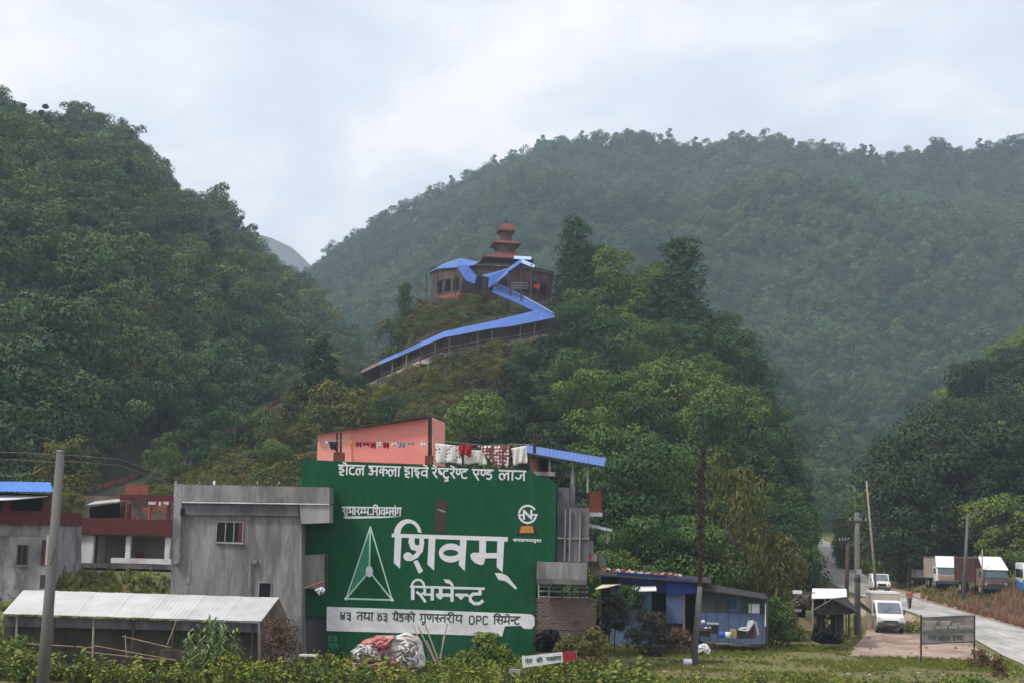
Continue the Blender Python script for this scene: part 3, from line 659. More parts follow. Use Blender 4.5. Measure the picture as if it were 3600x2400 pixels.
part('finial', MB().lathe((c0[0], c0[1], zz(774)), [(.12, 0), (.25, .2), (.1, .4), (.02, .8)], 8), M['temple_red'], rt)
# blue sheet roofs of the temple and the covered stair
def bluesheet(name, px, par, m='bluesheet', th=.06):
    """px = outline of (u, v, depth)"""
    return part(name, MB().prism([P(u, v, Y) for u, v, Y in px], (0, .02, -th)), M[m], par)
cw = empty('temple_side_roofs', P(1640, 960, 212), 'sagging blue tin sheets over the left side of the temple', 'roof')
bluesheet('roof_sheet', [(1495, 966, 210.5), (1535, 945, 210), (1605, 940, 209), (1620, 908, 214), (1560, 927, 214)], cw)
bluesheet('roof_sheet', [(1606, 941, 209), (1664, 933, 209), (1684, 921, 214), (1621, 908, 214)], cw)
bluesheet('roof_sheet', [(1606, 936, 208.4), (1640, 930, 208.6), (1676, 970, 208), (1669, 998, 207.4), (1637, 985, 207.4)], cw)
for u, v0, v1 in ((1500, 962, 1050), (1540, 948, 1060), (1600, 946, 1060), (1660, 990, 1040)):
    part('post', MB().cyl(P(u, v0, 209.5), P(u, v1, 209.5), .09), M['dkwood'], cw)
st = empty('covered_stairway', knoll.hit(1700, 1180), 'covered zigzag stairway with blue tin roof climbing the knoll', 'stairway')
for q_ in (1060, 1100, 1180, 1200): print('HIT', q_, [round(knoll.hit(u_, q_).y) for u_ in (1500, 1600, 1750, 1850, 1950)])
low = [(1270, 1302, 1310), (1335, 1268, 1280), (1400, 1240, 1253), (1480, 1202, 1218), (1560, 1166, 1186), (1640, 1147, 1171), (1725, 1130, 1155), (1800, 1112, 1146), (1890, 1090, 1128), (1950, 1103, 1116)]
SY = [(u, min(knoll.hit(u, b + 75).y, 208) - 1.2) for u, a, b in low]
def sy(u): return interp(SY, u)
print('SY', [(u, round(y)) for u, y in SY])
for (u0, a0, b0), (u1, a1, b1) in zip(low, low[1:]):
    f = part('roof_sheet', MB().prism([P(u0, b0, sy(u0) - 1), P(u1, b1, sy(u1) - 1), P(u1, a1, sy(u1) + 1.6), P(u0, a0, sy(u0) + 1.6)], (0, 0, -.05)), M['bluesheet'] if u0 > 1300 else M['tin_rust'], st)
    part('roof_edge', MB().prism([P(u0, b0, sy(u0) - 1.03), P(u1, b1, sy(u1) - 1.03), P(u1, b1 + 3, sy(u1) - 1.03), P(u0, b0 + 3, sy(u0) - 1.03)], (0, .02, 0)), M['dkwood'], f)
up = [(1737, 994, 1027), (1790, 1018, 1050), (1845, 1045, 1075), (1900, 1075, 1100), (1952, 1106, 1118)]
for (u0, a0, b0), (u1, a1, b1) in zip(up, up[1:]):
    Y = min(knoll.hit(u0, b0 + 40).y, 210) - 1.5
    f = part('roof_sheet', MB().prism([P(u0 - 6, b0, Y - .7), P(u1 - 6, b1, Y - .7), P(u1, a1, Y + 1.5), P(u0, a0, Y + 1.5)], (0, 0, -.05)), M['bluesheet'], st)
    part('ridge_cap', MB().cyl(P(u0, a0, Y + 1.5), P(u1, a1, Y + 1.5), .12, n=6), M['bluepale'], f)
bluesheet('roof_sheet', [(1693, 968, 209), (1720, 975, 208.2), (1785, 950, 208.6), (1786, 942, 210.5), (1740, 958, 210.5)], st)
bluesheet('roof_sheet', [(1715, 1012, 207.8), (1738, 1000, 207.9), (1784, 962, 208), (1786, 944, 208.4), (1720, 972, 208.2)], st)
bluesheet('roof_sheet', [(1784, 958, 208.4), (1834, 922, 208.4), (1832, 910, 209.6), (1782, 946, 209.6)], st)
bluesheet('roof_sheet', [(1830, 923, 208.4), (1876, 941, 208.4), (1882, 933, 209.6), (1834, 910, 209.6)], st, 'bluepale')
bluesheet('roof_sheet', [(1806, 910, 210), (1868, 913, 210), (1868, 903, 212), (1808, 900, 212)], st, 'bluepale')
for i in range(13):
    u = 1330 + i * 50; v0 = interp([(a, c) for a, b, c in low], u) + 3
    p = P(u, v0, sy(u) - .6); g = knoll.hit(u, v0 + 55)
    part('post', MB().cyl(p, (p.x, p.y, p.z - 3.2), .07, n=6), M['bamboo'] if i % 3 else M['dkwood'], st)
for i in range(5):
    u = 1750 + i * 45; v0 = interp([(a, c) for a, b, c in up], u)
    p = P(u, v0, min(knoll.hit(u, v0 + 60).y, 210) - 1.3); part('post', MB().cyl(p, (p.x, p.y, p.z - 3.4), .07, n=6), M['dkwood'], st)
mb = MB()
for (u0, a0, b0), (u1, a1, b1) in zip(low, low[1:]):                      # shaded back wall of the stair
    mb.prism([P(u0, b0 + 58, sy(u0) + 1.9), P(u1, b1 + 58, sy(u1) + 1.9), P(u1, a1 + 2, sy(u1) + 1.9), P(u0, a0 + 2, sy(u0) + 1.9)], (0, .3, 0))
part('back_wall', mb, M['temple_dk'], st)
n_s = 60
smb = MB().box(-.9, .9, -.25, .25, -.12, .12); sme = smb.mesh('step', M['slab'])
for i in range(n_s):
    u = lerp(1290, 1930, i / (n_s - 1)); v0 = interp([(a, c) for a, b, c in low], u) + 60; p = P(u, v0, sy(u) + .6)
    o = bpy.data.objects.new('step', sme); o.parent = st; o.location = p - Vector(st.location); COL.objects.link(o)
for dz in (0.9, 0.45):
    for (u0, a0, b0), (u1, a1, b1) in zip(low[1:], low[2:]):
        q = lambda u, b: P(u, b + 60, sy(u) - .6) + Vector((0, 0, dz)); part('handrail', MB().cyl(q(u0, b0), q(u1, b1), .035, n=5), M['bamboo'], st)
# retaining wall and the tall shaded face under the temple
ry = knoll.hit(1850, 1190).y
rw = MB().prism([P(1700, 1215, ry), P(1955, 1205, ry), P(1955, 1118, ry + .5), P(1700, 1160, ry + .5)], (0, 1.2, 0))
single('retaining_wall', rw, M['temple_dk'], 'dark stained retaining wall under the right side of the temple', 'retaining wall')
ter = empty('lookout_gate', P(1830, 1060, 208.5), 'dark wooden gate frame with rails below the peaked blue roof', 'gate')
for u in (1795, 1832, 1868): part('post', MB().cyl(P(u, 930 if u != 1795 else 950, 208.8), P(u, 1060, 208.8), .12), M['dkwood'], ter)
for v in (995, 1004, 1013): part('rail', MB().cyl(P(1797, v, 208.7), P(1856, v + 1, 208.7), .05), M['framel'], ter)
for u0, u1 in ((1798, 1830), (1836, 1866)): part('panel', MB().wbox(u0, 952, u1, 990, 209.2, .1), M['temple_red'], ter)
mb = MB(); mb.ppoly([(1876, 1000), (1884, 1002), (1898, 997), (1896, 1010), (1890, 1022), (1885, 1010), (1877, 1012)], 208.2, .1)
single('red_banner', mb, mat('bright_red_cloth', (.38, .02, .018), rough=.8), 'bright red cloth hanging on the right wall of the temple', 'banner')
mb = MB().lathe(P(1916, 1195, 204), [(.3, 0), (.55, .2), (.55, .9), (.35, 1.1)], 12)
single('water_tank', mb, M['bluedull'], 'small blue water tank under the bend of the stairway', 'water tank', smooth=True)

# red rail walls of the long open stair
def railwall(px, hw, m, name, label):
    ps = [knoll.hit(u, v) for u, v in px]; o = empty(name, ps[0], label, 'railing')
    for a, b in zip(ps, ps[1:]):
        n_ = max(1, int((b - a).length / 2.2))
        for i in range(n_):
            p, q = a.lerp(b, i / n_), a.lerp(b, (i + .94) / n_); k_ = R.uniform(-.08, .08)
            part('rail_panel', MB().prism([p + Vector((0, 0, -.3)), q + Vector((0, 0, -.3)), q + Vector((0, 0, hw + k_)), p + Vector((0, 0, hw + k_))], (0, .2, 0)), M[m], o)
            part('rail_post', MB().box(p.x - .07, p.x + .07, p.y - .05, p.y + .2, p.z - .3, p.z + hw + .06), M['dkwood'], o)
railwall([(262, 1728), (360, 1700), (455, 1650), (560, 1602), (648, 1562)], .5, 'redrail', 'stair_rail', 'long faded red stair rail rising from behind the red house')
railwall([(660, 1568), (760, 1505), (850, 1470), (930, 1405), (995, 1358)], .5, 'redrail', 'stair_rail', 'upper stretch of red stair rail ending beside a dark pointed tree')
railwall([(560, 1690), (650, 1660), (760, 1618), (830, 1590), (1000, 1552)], .3, 'conc_d', 'stair_rail', 'low broken grey rail on the shaded bank above the grey house')
railwall([(1340, 1352), (1400, 1338), (1480, 1290), (1540, 1255)], .35, 'brickc', 'stair_rail', 'short brick red rail below the covered stairway')

# ------------------------------------------------------------------ lettering
SO = [0]
def stroke(mb, pts, w, Y, T=lambda x, y: (x, y), thick=.012):
    """flat painted stroke through photo-plane points at depth Y"""
    SO[0] += 1; off = .0015 * (SO[0] % 9) + .006
    q = [P(*T(x, y), Y - off) for x, y in pts]; ww = w / 2 * Y / FPX
    for i in range(len(q) - 1):
        a, b = q[i], q[i + 1]; d = (b - a); 
        if d.length < 1e-6: continue
        d.normalize(); nn = Vector((-d.z, 0, d.x)) * ww; ex = d * ww * .55
        o = Vector((0, -.0002 * i, 0))
        mb.prism([a - ex - nn + o, b + ex - nn + o, b + ex + nn + o, a - ex + nn + o], (0, thick * .3, 0))
GL = {  # glyph: (width, strokes)
 'aa': (.32, [[(.15, 0), (.15, 1)]]), 'i': (.32, [[(.15, 0), (.15, 1)], [(.15, 0), (.2, -.26), (.42, -.36), (.68, -.28), (.85, 0)]]),
 'ii': (.32, [[(.15, 0), (.15, 1)], [(.15, 0), (.08, -.28), (-.18, -.36), (-.38, -.2), (-.4, 0)]]),
 'e': (0, [[(-.12, 0), (-.22, -.22), (-.5, -.32)]]), 'o': (.32, [[(.15, 0), (.15, 1)], [(.15, 0), (.02, -.22), (-.25, -.32)]]),
 'u': (0, [[(-.45, 1.05), (-.2, 1.08), (-.14, 1.28), (-.45, 1.36)]]), 'vir': (0, [[(-.3, 1.05), (-.05, 1.3)]]), 'an': (0, [[(-.32, -.28), (-.22, -.28)]]),
 'ka': (.92, [[(.45, 0), (.45, 1)], [(.45, .35), (.22, .28), (.08, .45), (.16, .68), (.45, .55)], [(.45, .4), (.7, .3), (.84, .48), (.74, .75)]]),
 'tta': (.7, [[(.48, 0), (.48, .22), (.18, .26), (.1, .5), (.14, .85), (.4, .98), (.62, .88)]]),
 'la': (.88, [[(.72, 0), (.72, 1)], [(.72, .36), (.54, .28), (.42, .5), (.42, .86)], [(.42, .6), (.3, .3), (.08, .36), (.04, .72), (.16, .96), (.3, .98)]]),
 'ha': (.68, [[(.4, 0), (.4, .2), (.12, .24), (.12, .44), (.48, .46), (.54, .62), (.38, .74), (.14, .74), (.2, 1.0), (.5, 1.08)]]),
 'a': (1.0, [[(.08, .18), (.34, .16), (.36, .4), (.2, .46), (.4, .56), (.4, .84), (.2, .92), (.06, .8)], [(.38, .55), (.82, .5)], [(.82, 0), (.82, 1)]]),
 'ii_': (.7, [[(.42, 0), (.42, .16), (.12, .2), (.12, .42), (.5, .46), (.5, .68), (.2, .7), (.5, 1.08)]]),
 'va': (.78, [[(.64, 0), (.64, 1)], [(.64, .4), (.35, .3), (.1, .45), (.12, .75), (.38, .84), (.64, .66)]]),
 'ra': (.6, [[(.36, 0), (.42, .26), (.3, .45), (.1, .42), (.2, .55), (.52, 1.0)]]),
 'ssh': (.46, [[(.1, 0), (.12, .44), (.3, .62), (.46, .6)], [(.14, .2), (.44, .58)]]), 'nnh': (.5, [[(.1, 0), (.1, .46), (.25, .6), (.42, .46), (.42, 0)]]),
 'nna': (.82, [[(.1, 0), (.1, .46), (.25, .6), (.42, .46), (.42, 0)], [(.68, 0), (.68, 1)]]),
 'e_': (.74, [[(.14, 0), (.14, .36), (.28, .52), (.56, .5)], [(.56, 0), (.56, .5)], [(.26, .52), (.60, 1.12)]]),
 'dda': (.68, [[(.42, 0), (.42, .18), (.12, .22), (.12, .44), (.46, .48), (.54, .72), (.38, .98), (.1, .92)]]),
 'ja': (.86, [[(.72, 0), (.72, 1)], [(.72, .42), (.46, .42), (.46, .72), (.28, .86), (.08, .7)]]),
 'sha': (.9, [[(.76, 0), (.76, 1)], [(.12, .2), (.26, .06), (.42, .2), (.34, .46), (.12, .52)], [(.3, .5), (.5, 1.0)]]),
 'bha': (.9, [[(.76, 0), (.76, 1)], [(.1, .12), (.3, .2), (.3, .72), (.12, .72)], [(.3, .62), (.76, .62)]]),
 'ma': (.8, [[(.66, 0), (.66, 1)], [(.22, 0), (.22, .78), (.08, .7), (.1, .62), (.66, .62)]]), 'mah': (.42, [[(.22, 0), (.22, .78), (.08, .7), (.1, .62), (.45, .62)]]),
 'sa': (.84, [[(.7, 0), (.7, 1)], [(.3, 0), (.34, .26), (.24, .42), (.06, .4), (.16, .55), (.44, 1.0)], [(.24, .5), (.7, .5)]]), 'sah': (.5, [[(.3, 0), (.34, .26), (.24, .42), (.06, .4), (.16, .55), (.44, 1.0)], [(.24, .5), (.55, .5)]]),
 'ga': (.72, [[(.56, 0), (.56, 1)], [(.18, 0), (.18, .64), (.06, .74)]]), 'gra': (.72, [[(.56, 0), (.56, 1)], [(.18, 0), (.18, .6), (.06, .7)], [(.56, .6), (.24, .9)]]),
 'ta': (.74, [[(.6, 0), (.6, 1)], [(.6, .38), (.3, .36), (.12, .56), (.2, .88)]]), 'tha': (.86, [[(.7, 0), (.7, 1)], [(.1, .1), (.28, .1), (.24, .32), (.12, .46), (.2, .76), (.7, .62)]]),
 'ya': (.8, [[(.66, 0), (.66, 1)], [(.12, .04), (.26, .22), (.12, .46), (.24, .74), (.66, .62)]]), 'nah': (.42, [[(.06, .42), (.45, .42)], [(.14, .46), (.22, .62)]]), 
 '5': (.62, [[(.12, 0), (.12, .45), (.46, .45)], [(.46, 0), (.46, .9), (.1, .9)], [(.46, .66), (.1, .66)]]),
 '3': (.58, [[(.06, .08), (.42, .08), (.42, .42), (.16, .42), (.44, .5), (.44, .84), (.12, .84), (.46, 1.12)]]),
 '4': (.62, [[(.1, 0), (.14, .3), (.46, .5), (.5, .84), (.28, .98), (.08, .84), (.14, .5), (.48, 0)]]),
 'O': (.72, [[(.2, 0), (.1, .2), (.1, .8), (.2, 1), (.46, 1), (.56, .8), (.56, .2), (.46, 0), (.2, 0)]]), 'P': (.66, [[(.1, 1), (.1, 0), (.42, 0), (.52, .14), (.52, .4), (.42, .54), (.1, .54)]]),
 'C': (.66, [[(.54, .12), (.42, 0), (.2, 0), (.1, .2), (.1, .8), (.2, 1), (.42, 1), (.54, .88)]]), '..': (.5, [[(.08, .92), (.18, .92)], [(.32, .92), (.42, .92)]]), 'N': (.7, [[(.1, 1), (.1, 0), (.5, 1), (.5, 0)]])}
def word(mb, gl, u0, v0, u1, v1, h, w, Y, bar=True):
    """glyph list fitted between (u0,v0) and (u1,v1) along the head line; letter height h px"""
    tot = sum(GL[g][0] for g in gl); x = 0
    def T(gx, gy):
        f = gx / tot; return (lerp(u0, u1, f) - gy * h * .03, lerp(v0, v1, f) + gy * h)
    for g in gl:
        wd, st_ = GL[g]
        for s in st_: stroke(mb, [(x + a, b) for a, b in s], w, Y, T)
        x += wd
    if bar: stroke(mb, [(0, 0), (tot, 0)], w * 1.05, Y, T)

# ------------------------------------------------------------------ hotel building with painted green wall
HY = 69.0
hz0 = G(-2, HY) - .3
ho = empty('hotel_building', (P(1500, 2300, HY).x, HY + 4, 0), 'three storey building whose side wall is a green and white painted advertisement', 'building')
wall = MB().ppoly([(1061, 1613), (1500, 1636), (1868, 1653), (1893, 1674), (1930, 1678), (1957, 1702), (1952, 1972), (1884, 1975), (1880, 2340), (1150, 2340), (1149, 2166), (1060, 2165)], HY, .25)
wo = part('painted_wall', wall, M['green'], ho)
zt = P(1500, 1660, HY).z
part('body', MB().box(P(1070, 2000, HY).x, P(1875, 2000, HY).x, HY + .25, HY + 9, -.3, zt), M['conc_d'], ho)
part('roof_slab', MB().box(P(1070, 2000, HY).x, P(1945, 2000, HY).x, HY + .26, HY + 9.2, zt + .003, zt + .2), M['conc'], ho)
# slot window
wn = part('slot_window', MB().ppoly([(1531, 1756), (1573, 1756), (1569, 1870), (1527, 1870)], HY - .012, .01), M['glass_br'], wo)
for v in (1756, 1777, 1800, 1828): part('window_bar', MB().ppoly([(1529, v), (1572, v), (1572, v + 3), (1529, v + 3)], HY - .03, .015), M['dkwood'], wn)
part('window_glint', MB().ppoly([(1538, 1787), (1565, 1794), (1563, 1800), (1538, 1791)], HY - .022, .008), M['framel'], wn)
# head line of text
mb = MB(); H1 = lambda x, y: (1160 + x / 3.178, 1600 + y / 3.178)
def hw(gl, x0, x1):
    hy = lambda x: 106 + (x - 95) * .0335
    a, b = H1(x0, hy(x0)), H1(x1, hy(x1)); word(mb, gl, a[0], a[1], b[0], b[1], 32, 5.4, HY)
hw(['ha', 'o', 'tta', 'la'], 95, 390); hw(['a', 'ka', 'la', 'aa'], 432, 790); hw(['ha', 'aa', 'ii_', 'va', 'e'], 830, 1100)
hw(['ra', 'e', 'ssh', 'tta', 'u', 'ra', 'e', 'nnh', 'tta'], 1140, 1540); hw(['e_', 'nnh', 'dda'], 1590, 1825); hw(['la', 'aa', 'ja'], 1890, 2190)
part('hotel_lettering', mb, M['white'], wo)
mb = MB(); word(mb, ['sha', 'u', 'bha', 'aa', 'ra', 'mah', 'bha', '..', 'i', 'sha', 'va', 'ma', 'sa', 'an', 'ga'], 1203, 1781, 1411, 1784, 26, 4.4, HY)
mb.ppoly([(1206, 1813), (1214, 1822), (1350, 1819), (1412, 1814), (1350, 1813)], HY - .012, .006)
part('slogan_lettering', mb, M['white'], wo)
# big word, drawn in crop coordinates
B = lambda x, y: (1340 + x / 4.612, 1800 + y / 4.612)
def bp(mb, pts, k=0): SO[0] += 1; mb.ppoly([B(*p) for p in pts], HY - .008 - .0015 * (SO[0] % 9), .006)
def bs(mb, pts, w): stroke(mb, pts, w / 4.612, HY, B)
def arc(cx, cy, rx, ry, a0, a1, n=14): return [(cx + rx * math.cos(rad(lerp(a0, a1, i / n))), cy + ry * math.sin(rad(lerp(a0, a1, i / n)))) for i in range(n + 1)]
mb = MB()
bp(mb, [(172, 340), (2055, 398), (2050, 470), (172, 402)])
bp(mb, [(222, 380), (332, 385), (305, 910), (205, 815)]); bp(mb, [(772, 400), (880, 405), (857, 940), (750, 840)])
bp(mb, [(1282, 410), (1388, 415), (1355, 950), (1258, 850)]); bp(mb, [(1885, 420), (1997, 430), (1968, 972), (1872, 880)])
ring_o = arc(430, 355, 225, 248, 180, 355, 18); ring_i = arc(455, 345, 142, 172, 180, 350, 18)
for i in range(18): SO[0] = 3; bp(mb, [ring_o[i], ring_o[i + 1], ring_i[i + 1], ring_i[i]])
bs(mb, [(500, 400), (490, 480), (520, 560), (600, 585), (640, 560)], 92); bs(mb, [(655, 380), (658, 500), (640, 610), (570, 700), (480, 745), (425, 745)], 74)
bp(mb, arc(432, 712, 72, 70, 0, 360, 20)[:-1]); bp(mb, [(520, 790), (590, 770), (680, 945), (612, 992)])
vo, vi = arc(1130, 655, 195, 155, 0, 360, 28), arc(1128, 655, 122, 52, 0, 360, 28)
for i in range(28): SO[0] = 5; bp(mb, [vo[i], vo[i + 1], vi[i + 1], vi[i]])
bp(mb, [(1590, 420), (1705, 425), (1695, 740), (1590, 740)]); bp(mb, [(1640, 655), (1900, 655), (1890, 742), (1640, 742)])
bp(mb, [(1445, 690), (1480, 650), (1680, 650), (1690, 745), (1660, 840), (1610, 850), (1520, 815), (1460, 755)])
bp(mb, [(1840, 978), (1960, 985), (2050, 1030), (2120, 1120), (2205, 1225), (2180, 1250), (2080, 1160), (2010, 1110), (1905, 1092)])
part('large_lettering', mb, M['white'], wo)
mb = MB()
bp(mb, [(466, 1182), (1680, 1215), (1676, 1255), (466, 1218)])
bs(mb, [(512, 1200), (512, 1400)], 56); bs(mb, arc(598, 1195, 98, 105, 185, 355, 12), 34)
bs(mb, [(705, 1200), (708, 1290), (650, 1330)], 40); bs(mb, [(580, 1290), (640, 1340), (715, 1445)], 40); bs(mb, [(700, 1330), (820, 1330)], 34); bs(mb, [(830, 1220), (828, 1410)], 52)
bs(mb, [(965, 1230), (965, 1380), (930, 1360)], 56); bs(mb, [(905, 1335), (1150, 1340)], 52); bs(mb, [(1150, 1230), (1150, 1430)], 52)
bp(mb, [(1010, 1078), (1110, 1090), (1165, 1150), (1178, 1200), (1140, 1195), (1110, 1155), (1045, 1140)])
bs(mb, [(1215, 1335), (1400, 1338)], 44); bs(mb, [(1260, 1340), (1305, 1385)], 60)
bs(mb, [(1600, 1240), (1605, 1318), (1490, 1322), (1440, 1360), (1450, 1430), (1510, 1475), (1590, 1475), (1645, 1435)], 50)
part('second_lettering', mb, M['white'], wo)
# pyramid emblem
C4 = lambda x, y: (1040 + x / 2.219, 1900 + y / 2.219)
mb = MB(); apex = (1302, 1850); bl = C4(392, 450); br = C4(752, 460); hub = C4(573, 238)
for a, b, w_ in ((apex, bl, 4.5), (apex, br, 4.5), (bl, br, 5.5), (apex, hub, 5), (hub, bl, 5), (hub, br, 5)): stroke(mb, [a, b], w_, HY)
part('emblem_lines', mb, M['mint'], wo)
mb = MB(); mb.ppoly([(hub[0] + 13 * math.cos(t * .3927), hub[1] + 20 * math.sin(t * .3927)) for t in range(16)], HY - .03, .01)
for c in (bl, br): mb.ppoly([(c[0] + 6 * math.cos(t * .785), c[1] + 6 * math.sin(t * .785)) for t in range(8)], HY - .03, .01)
part('emblem_hub', mb, M['white'], wo)
part('emblem_shade', MB().ppoly([(1300, 1862), (1299, 2000), (1226, 2092)], HY - .0055, .004), M['tint'], wo)
# round letter logo
lc = (1160 + 2208 / 3.178, 1600 + 655 / 3.178); mb = MB()
cr = lambda a0, a1, r: [(lc[0] + r * math.cos(rad(lerp(a0, a1, i / 14))), lc[1] + r * math.sin(rad(lerp(a0, a1, i / 14)))) for i in range(15)]
stroke(mb, cr(190, 325, 30), 7, HY); stroke(mb, cr(10, 165, 30), 7, HY); stroke(mb, [(lc[0] - 32, lc[1] + 2), (lc[0] - 14, lc[1] + 3)], 6, HY); stroke(mb, [(lc[0] + 34, lc[1] + 2), (lc[0] + 16, lc[1] + 2)], 6, HY)
stroke(mb, [(lc[0] - 13, lc[1] + 17), (lc[0] - 13, lc[1] - 13), (lc[0] + 13, lc[1] + 15), (lc[0] + 13, lc[1] - 14)], 7.5, HY); stroke(mb, [(lc[0], lc[1] + 30), (lc[0], lc[1] + 38)], 5, HY)
word(mb, ['sa', 'ra', 'ba', 'aa'] if 'ba' in GL else ['sa', 'ra', 'va', 'ta', 'ma', 'sa', 'u', 'ra', 'aa'], 1804, 1893, 1903, 1896, 8, 2.6, HY)
part('round_logo', mb, M['white'], wo)
part('logo_backing', MB().ppoly([(1838, 1842), (1874, 1842), (1894, 1880), (1815, 1880)], HY - .006, .004), M['black'], wo)  # black sign paint behind the orange base
part('logo_base', MB().ppoly([(1833, 1847), (1872, 1847), (1878, 1872), (1826, 1872)], HY - .014, .005), M['orange'], wo)
# white band and its text
part('white_band', MB().ppoly([(1149, 2131), (1500, 2143), (1835, 2156), (1868, 2158), (1879, 2168), (1880, 2196), (1868, 2210), (1840, 2208), (1832, 2198), (1775, 2200), (1765, 2236), (1480, 2226), (1148, 2216)], HY - .02, .016), M['bandw'], wo)
C3 = lambda x, y: (1140 + x / 3.095, 2120 + y / 3.095)
mb = MB()
def bw(gl, x0, x1, bar=True, h=26, dy=0):
    hy = lambda x: 92 + (x - 170) * .0275 + dy
    a, b = C3(x0, hy(x0)), C3(x1, hy(x1)); word(mb, gl, a[0], a[1], b[0], b[1], h, 4.6, HY - .02, bar)
bw(['5', '3'], 170, 300, False); bw(['ta', 'tha', 'aa'], 350, 535); bw(['4', '3'], 575, 695, False); bw(['gra', 'e', 'dda', 'ka', 'o'], 745, 990)
bw(['ga', 'u', 'nna', 'sah', 'ta', 'ra', 'ii', 'ya'], 1040, 1505); bw(['O', 'P', 'C'], 1570, 1790, False, 28, 4); bw(['i', 'sa', 'ma', 'e', 'nah', 'tta'], 1840, 2130)
part('band_lettering', mb, M['letterg'], wo)
mb = MB(); word(mb, ['4', '3'], 1153, 2232, 1186, 2234, 20, 4, HY, False); word(mb, ['ga', 'ta'], 1155, 2262, 1190, 2264, 18, 4, HY, True)
part('faded_lettering', mb, M['tint'], wo)
# right side of the building: stained concrete columns and panels
rp_ = part('side_bay', MB().wbox(1958, 1712, 2000, 1975, HY + .4, 4), M['conc_d'], ho)
part('side_bay', MB().wbox(2000, 1783, 2070, 1975, HY + .1, 4), M['conc_d'], ho)
for u in (1984, 2001, 2036): part('pilaster', MB().wbox(u, 1790, u + 5, 1972, HY - .02, .1), M['conc'], ho)
part('floor_band', MB().wbox(1958, 1889, 2072, 1894, HY + .03, .15), M['conc'], ho)
part('column', MB().wbox(2004, 1655, 2022, 1790, HY + 1, .4), M['conc_l'], ho)
part('red_wall', MB().wbox(2072, 1725, 2114, 1800, HY + 2, 1), M['brickc'], ho)
part('ledge', MB().wbox(2070, 1800, 2118, 1814, HY + 1.8, 1), M['white_plaster'], ho)
sl = part('balcony_slab', MB().wbox(1888, 1976, 2064, 2046, HY - 1.0, 2.5), M['conc'], ho)
part('balcony_floor', MB().wbox(1886, 2034, 2062, 2052, HY - 1.05, .04), M['conc_d'], sl)
rl = empty('balcony_railing', P(1980, 2100, HY - .4), 'pale metal railing below the grey concrete balcony slab', 'railing')
for v in (2062, 2078, 2098): part('rail', MB().cyl(P(1892, v - 2, HY - .4), P(2068, v + 2, HY - .4), .035), M['framel'], rl)
for u in (1894, 1930, 1976, 2012, 2040, 2056): part('post', MB().cyl(P(u, 2050, HY - .4), P(u, 2104, HY - .4), .04), M['framel'] if u % 4 else M['dkwood'], rl)
lw = empty('low_brick_wall', P(1990, 2240, HY), 'mossy brown brick wall right of the green painted wall', 'wall')
part('wall', MB().wbox(1882, 2103, 2095, 2330, HY + .1, .3), M['tin_rust'], lw)
bm = MB().box(-.115, .115, -.03, 0, -.036, .036).mesh('brick', mat('mossy_brick', (.16, .115, .10), (.22, .16, .14), 5, .9, .3))
for r_i in range(13):
    for c_i in range(11):
        u = 1890 + c_i * 18.5 + (9 if r_i % 2 else 0); v = 2110 + r_i * 8 + (u - 1890) * .026
        if R.random() < .12: continue
        o = bpy.data.objects.new('brick', bm); o.parent = lw; o.location = P(u, v, HY + .1) - Vector(lw.location); COL.objects.link(o)
aw = empty('side_awning', P(2100, 1880, HY + 2), 'small weathered tin awning on posts beside the hotel', 'awning')
part('tin_sheet', MB().corr([P(2066, 1850, HY + .6), P(2146, 1866, HY + .6), P(2154, 1860, HY + 3), P(2070, 1840, HY + 3)], n=16), M['zincd'], aw)
for u in (2068, 2134): part('post', MB().cyl(P(u, 1856, HY + 1), P(u, 1910, HY + 1), .06), M['framel'], aw)
for i, (u0, v0, u1, v1, m_) in enumerate([(2062, 1900, 2086, 1945, 'conc_l'), (2060, 1942, 2098, 1972, 'tarpred'), (2106, 1945, 2132, 1990, 'conc'), (2076, 1972, 2110, 2020, 'truckbr'), (2040, 2000, 2068, 2110, 'dkwood')]):
    single('stacked_junk', MB().wbox(u0, v0, u1, v1, HY + 1.2 + i * .2, .6), M[m_], ['grey panel leaning beside the hotel under the tin awning', 'pink bundle piled beside the hotel', 'grey crate at the right of the pile beside the hotel', 'brown crate lowest in the pile beside the hotel', 'dark timber frame under the balcony slab'][i], 'junk')

# rooftop: pink room, pillars, washing
pr = empty('rooftop_room', P(1330, 1620, HY + 3), 'salmon pink rooftop room with a sloping dark roof edge', 'rooftop room')
PY = HY + 3
part('front_wall', MB().ppoly([(1114, 1616), (1118, 1522), (1233, 1508), (1506, 1469), (1522, 1466), (1521, 1632)], PY, .2), M['pink'], pr)
part('side_wall', MB().prism([P(1521, 1632, PY), P(1564, 1640, PY + 3.2), P(1564, 1485, PY + 3.2), P(1522, 1466, PY)], (-.2, .05, 0)), M['pink_lit'], pr)  # light falling on this side is put into the paler pink
part('corner_strip', MB().ppoly([(1114, 1616), (1118, 1521), (1233, 1507), (1236, 1622)], PY - .06, .05), M['pink_lit'], pr)
part('roof', MB().prism([P(1094, 1528, PY - .4), P(1236, 1506, PY - .4), P(1507, 1465, PY - .4), P(1556, 1474, PY + 3), P(1250, 1505, PY + 3.6)], (0, 0, .06)), M['darkroof'], pr)
def pillar(u0, v0, u1, v1, b0, w0, w1, b1, lab):
    Y = HY + .5; o = empty('roof_pillar', P((u0 + u1) / 2, b1, Y), lab, 'pillar')
    for u in (u0, u1): part('steel_bar', MB().cyl(P(u, v0, Y + .1), P(u, b0 + 4, Y + .1), .055, n=6), M['post'], o)
    part('brick_base', MB().wbox(w0, b0, w1, b1, Y - .1, .5), M['stair_red'], o)
pillar(1185, 1520, 1198, 0, 1588, 1172, 1208, 1620, 'left brick pillar stump with steel bars before the pink room')
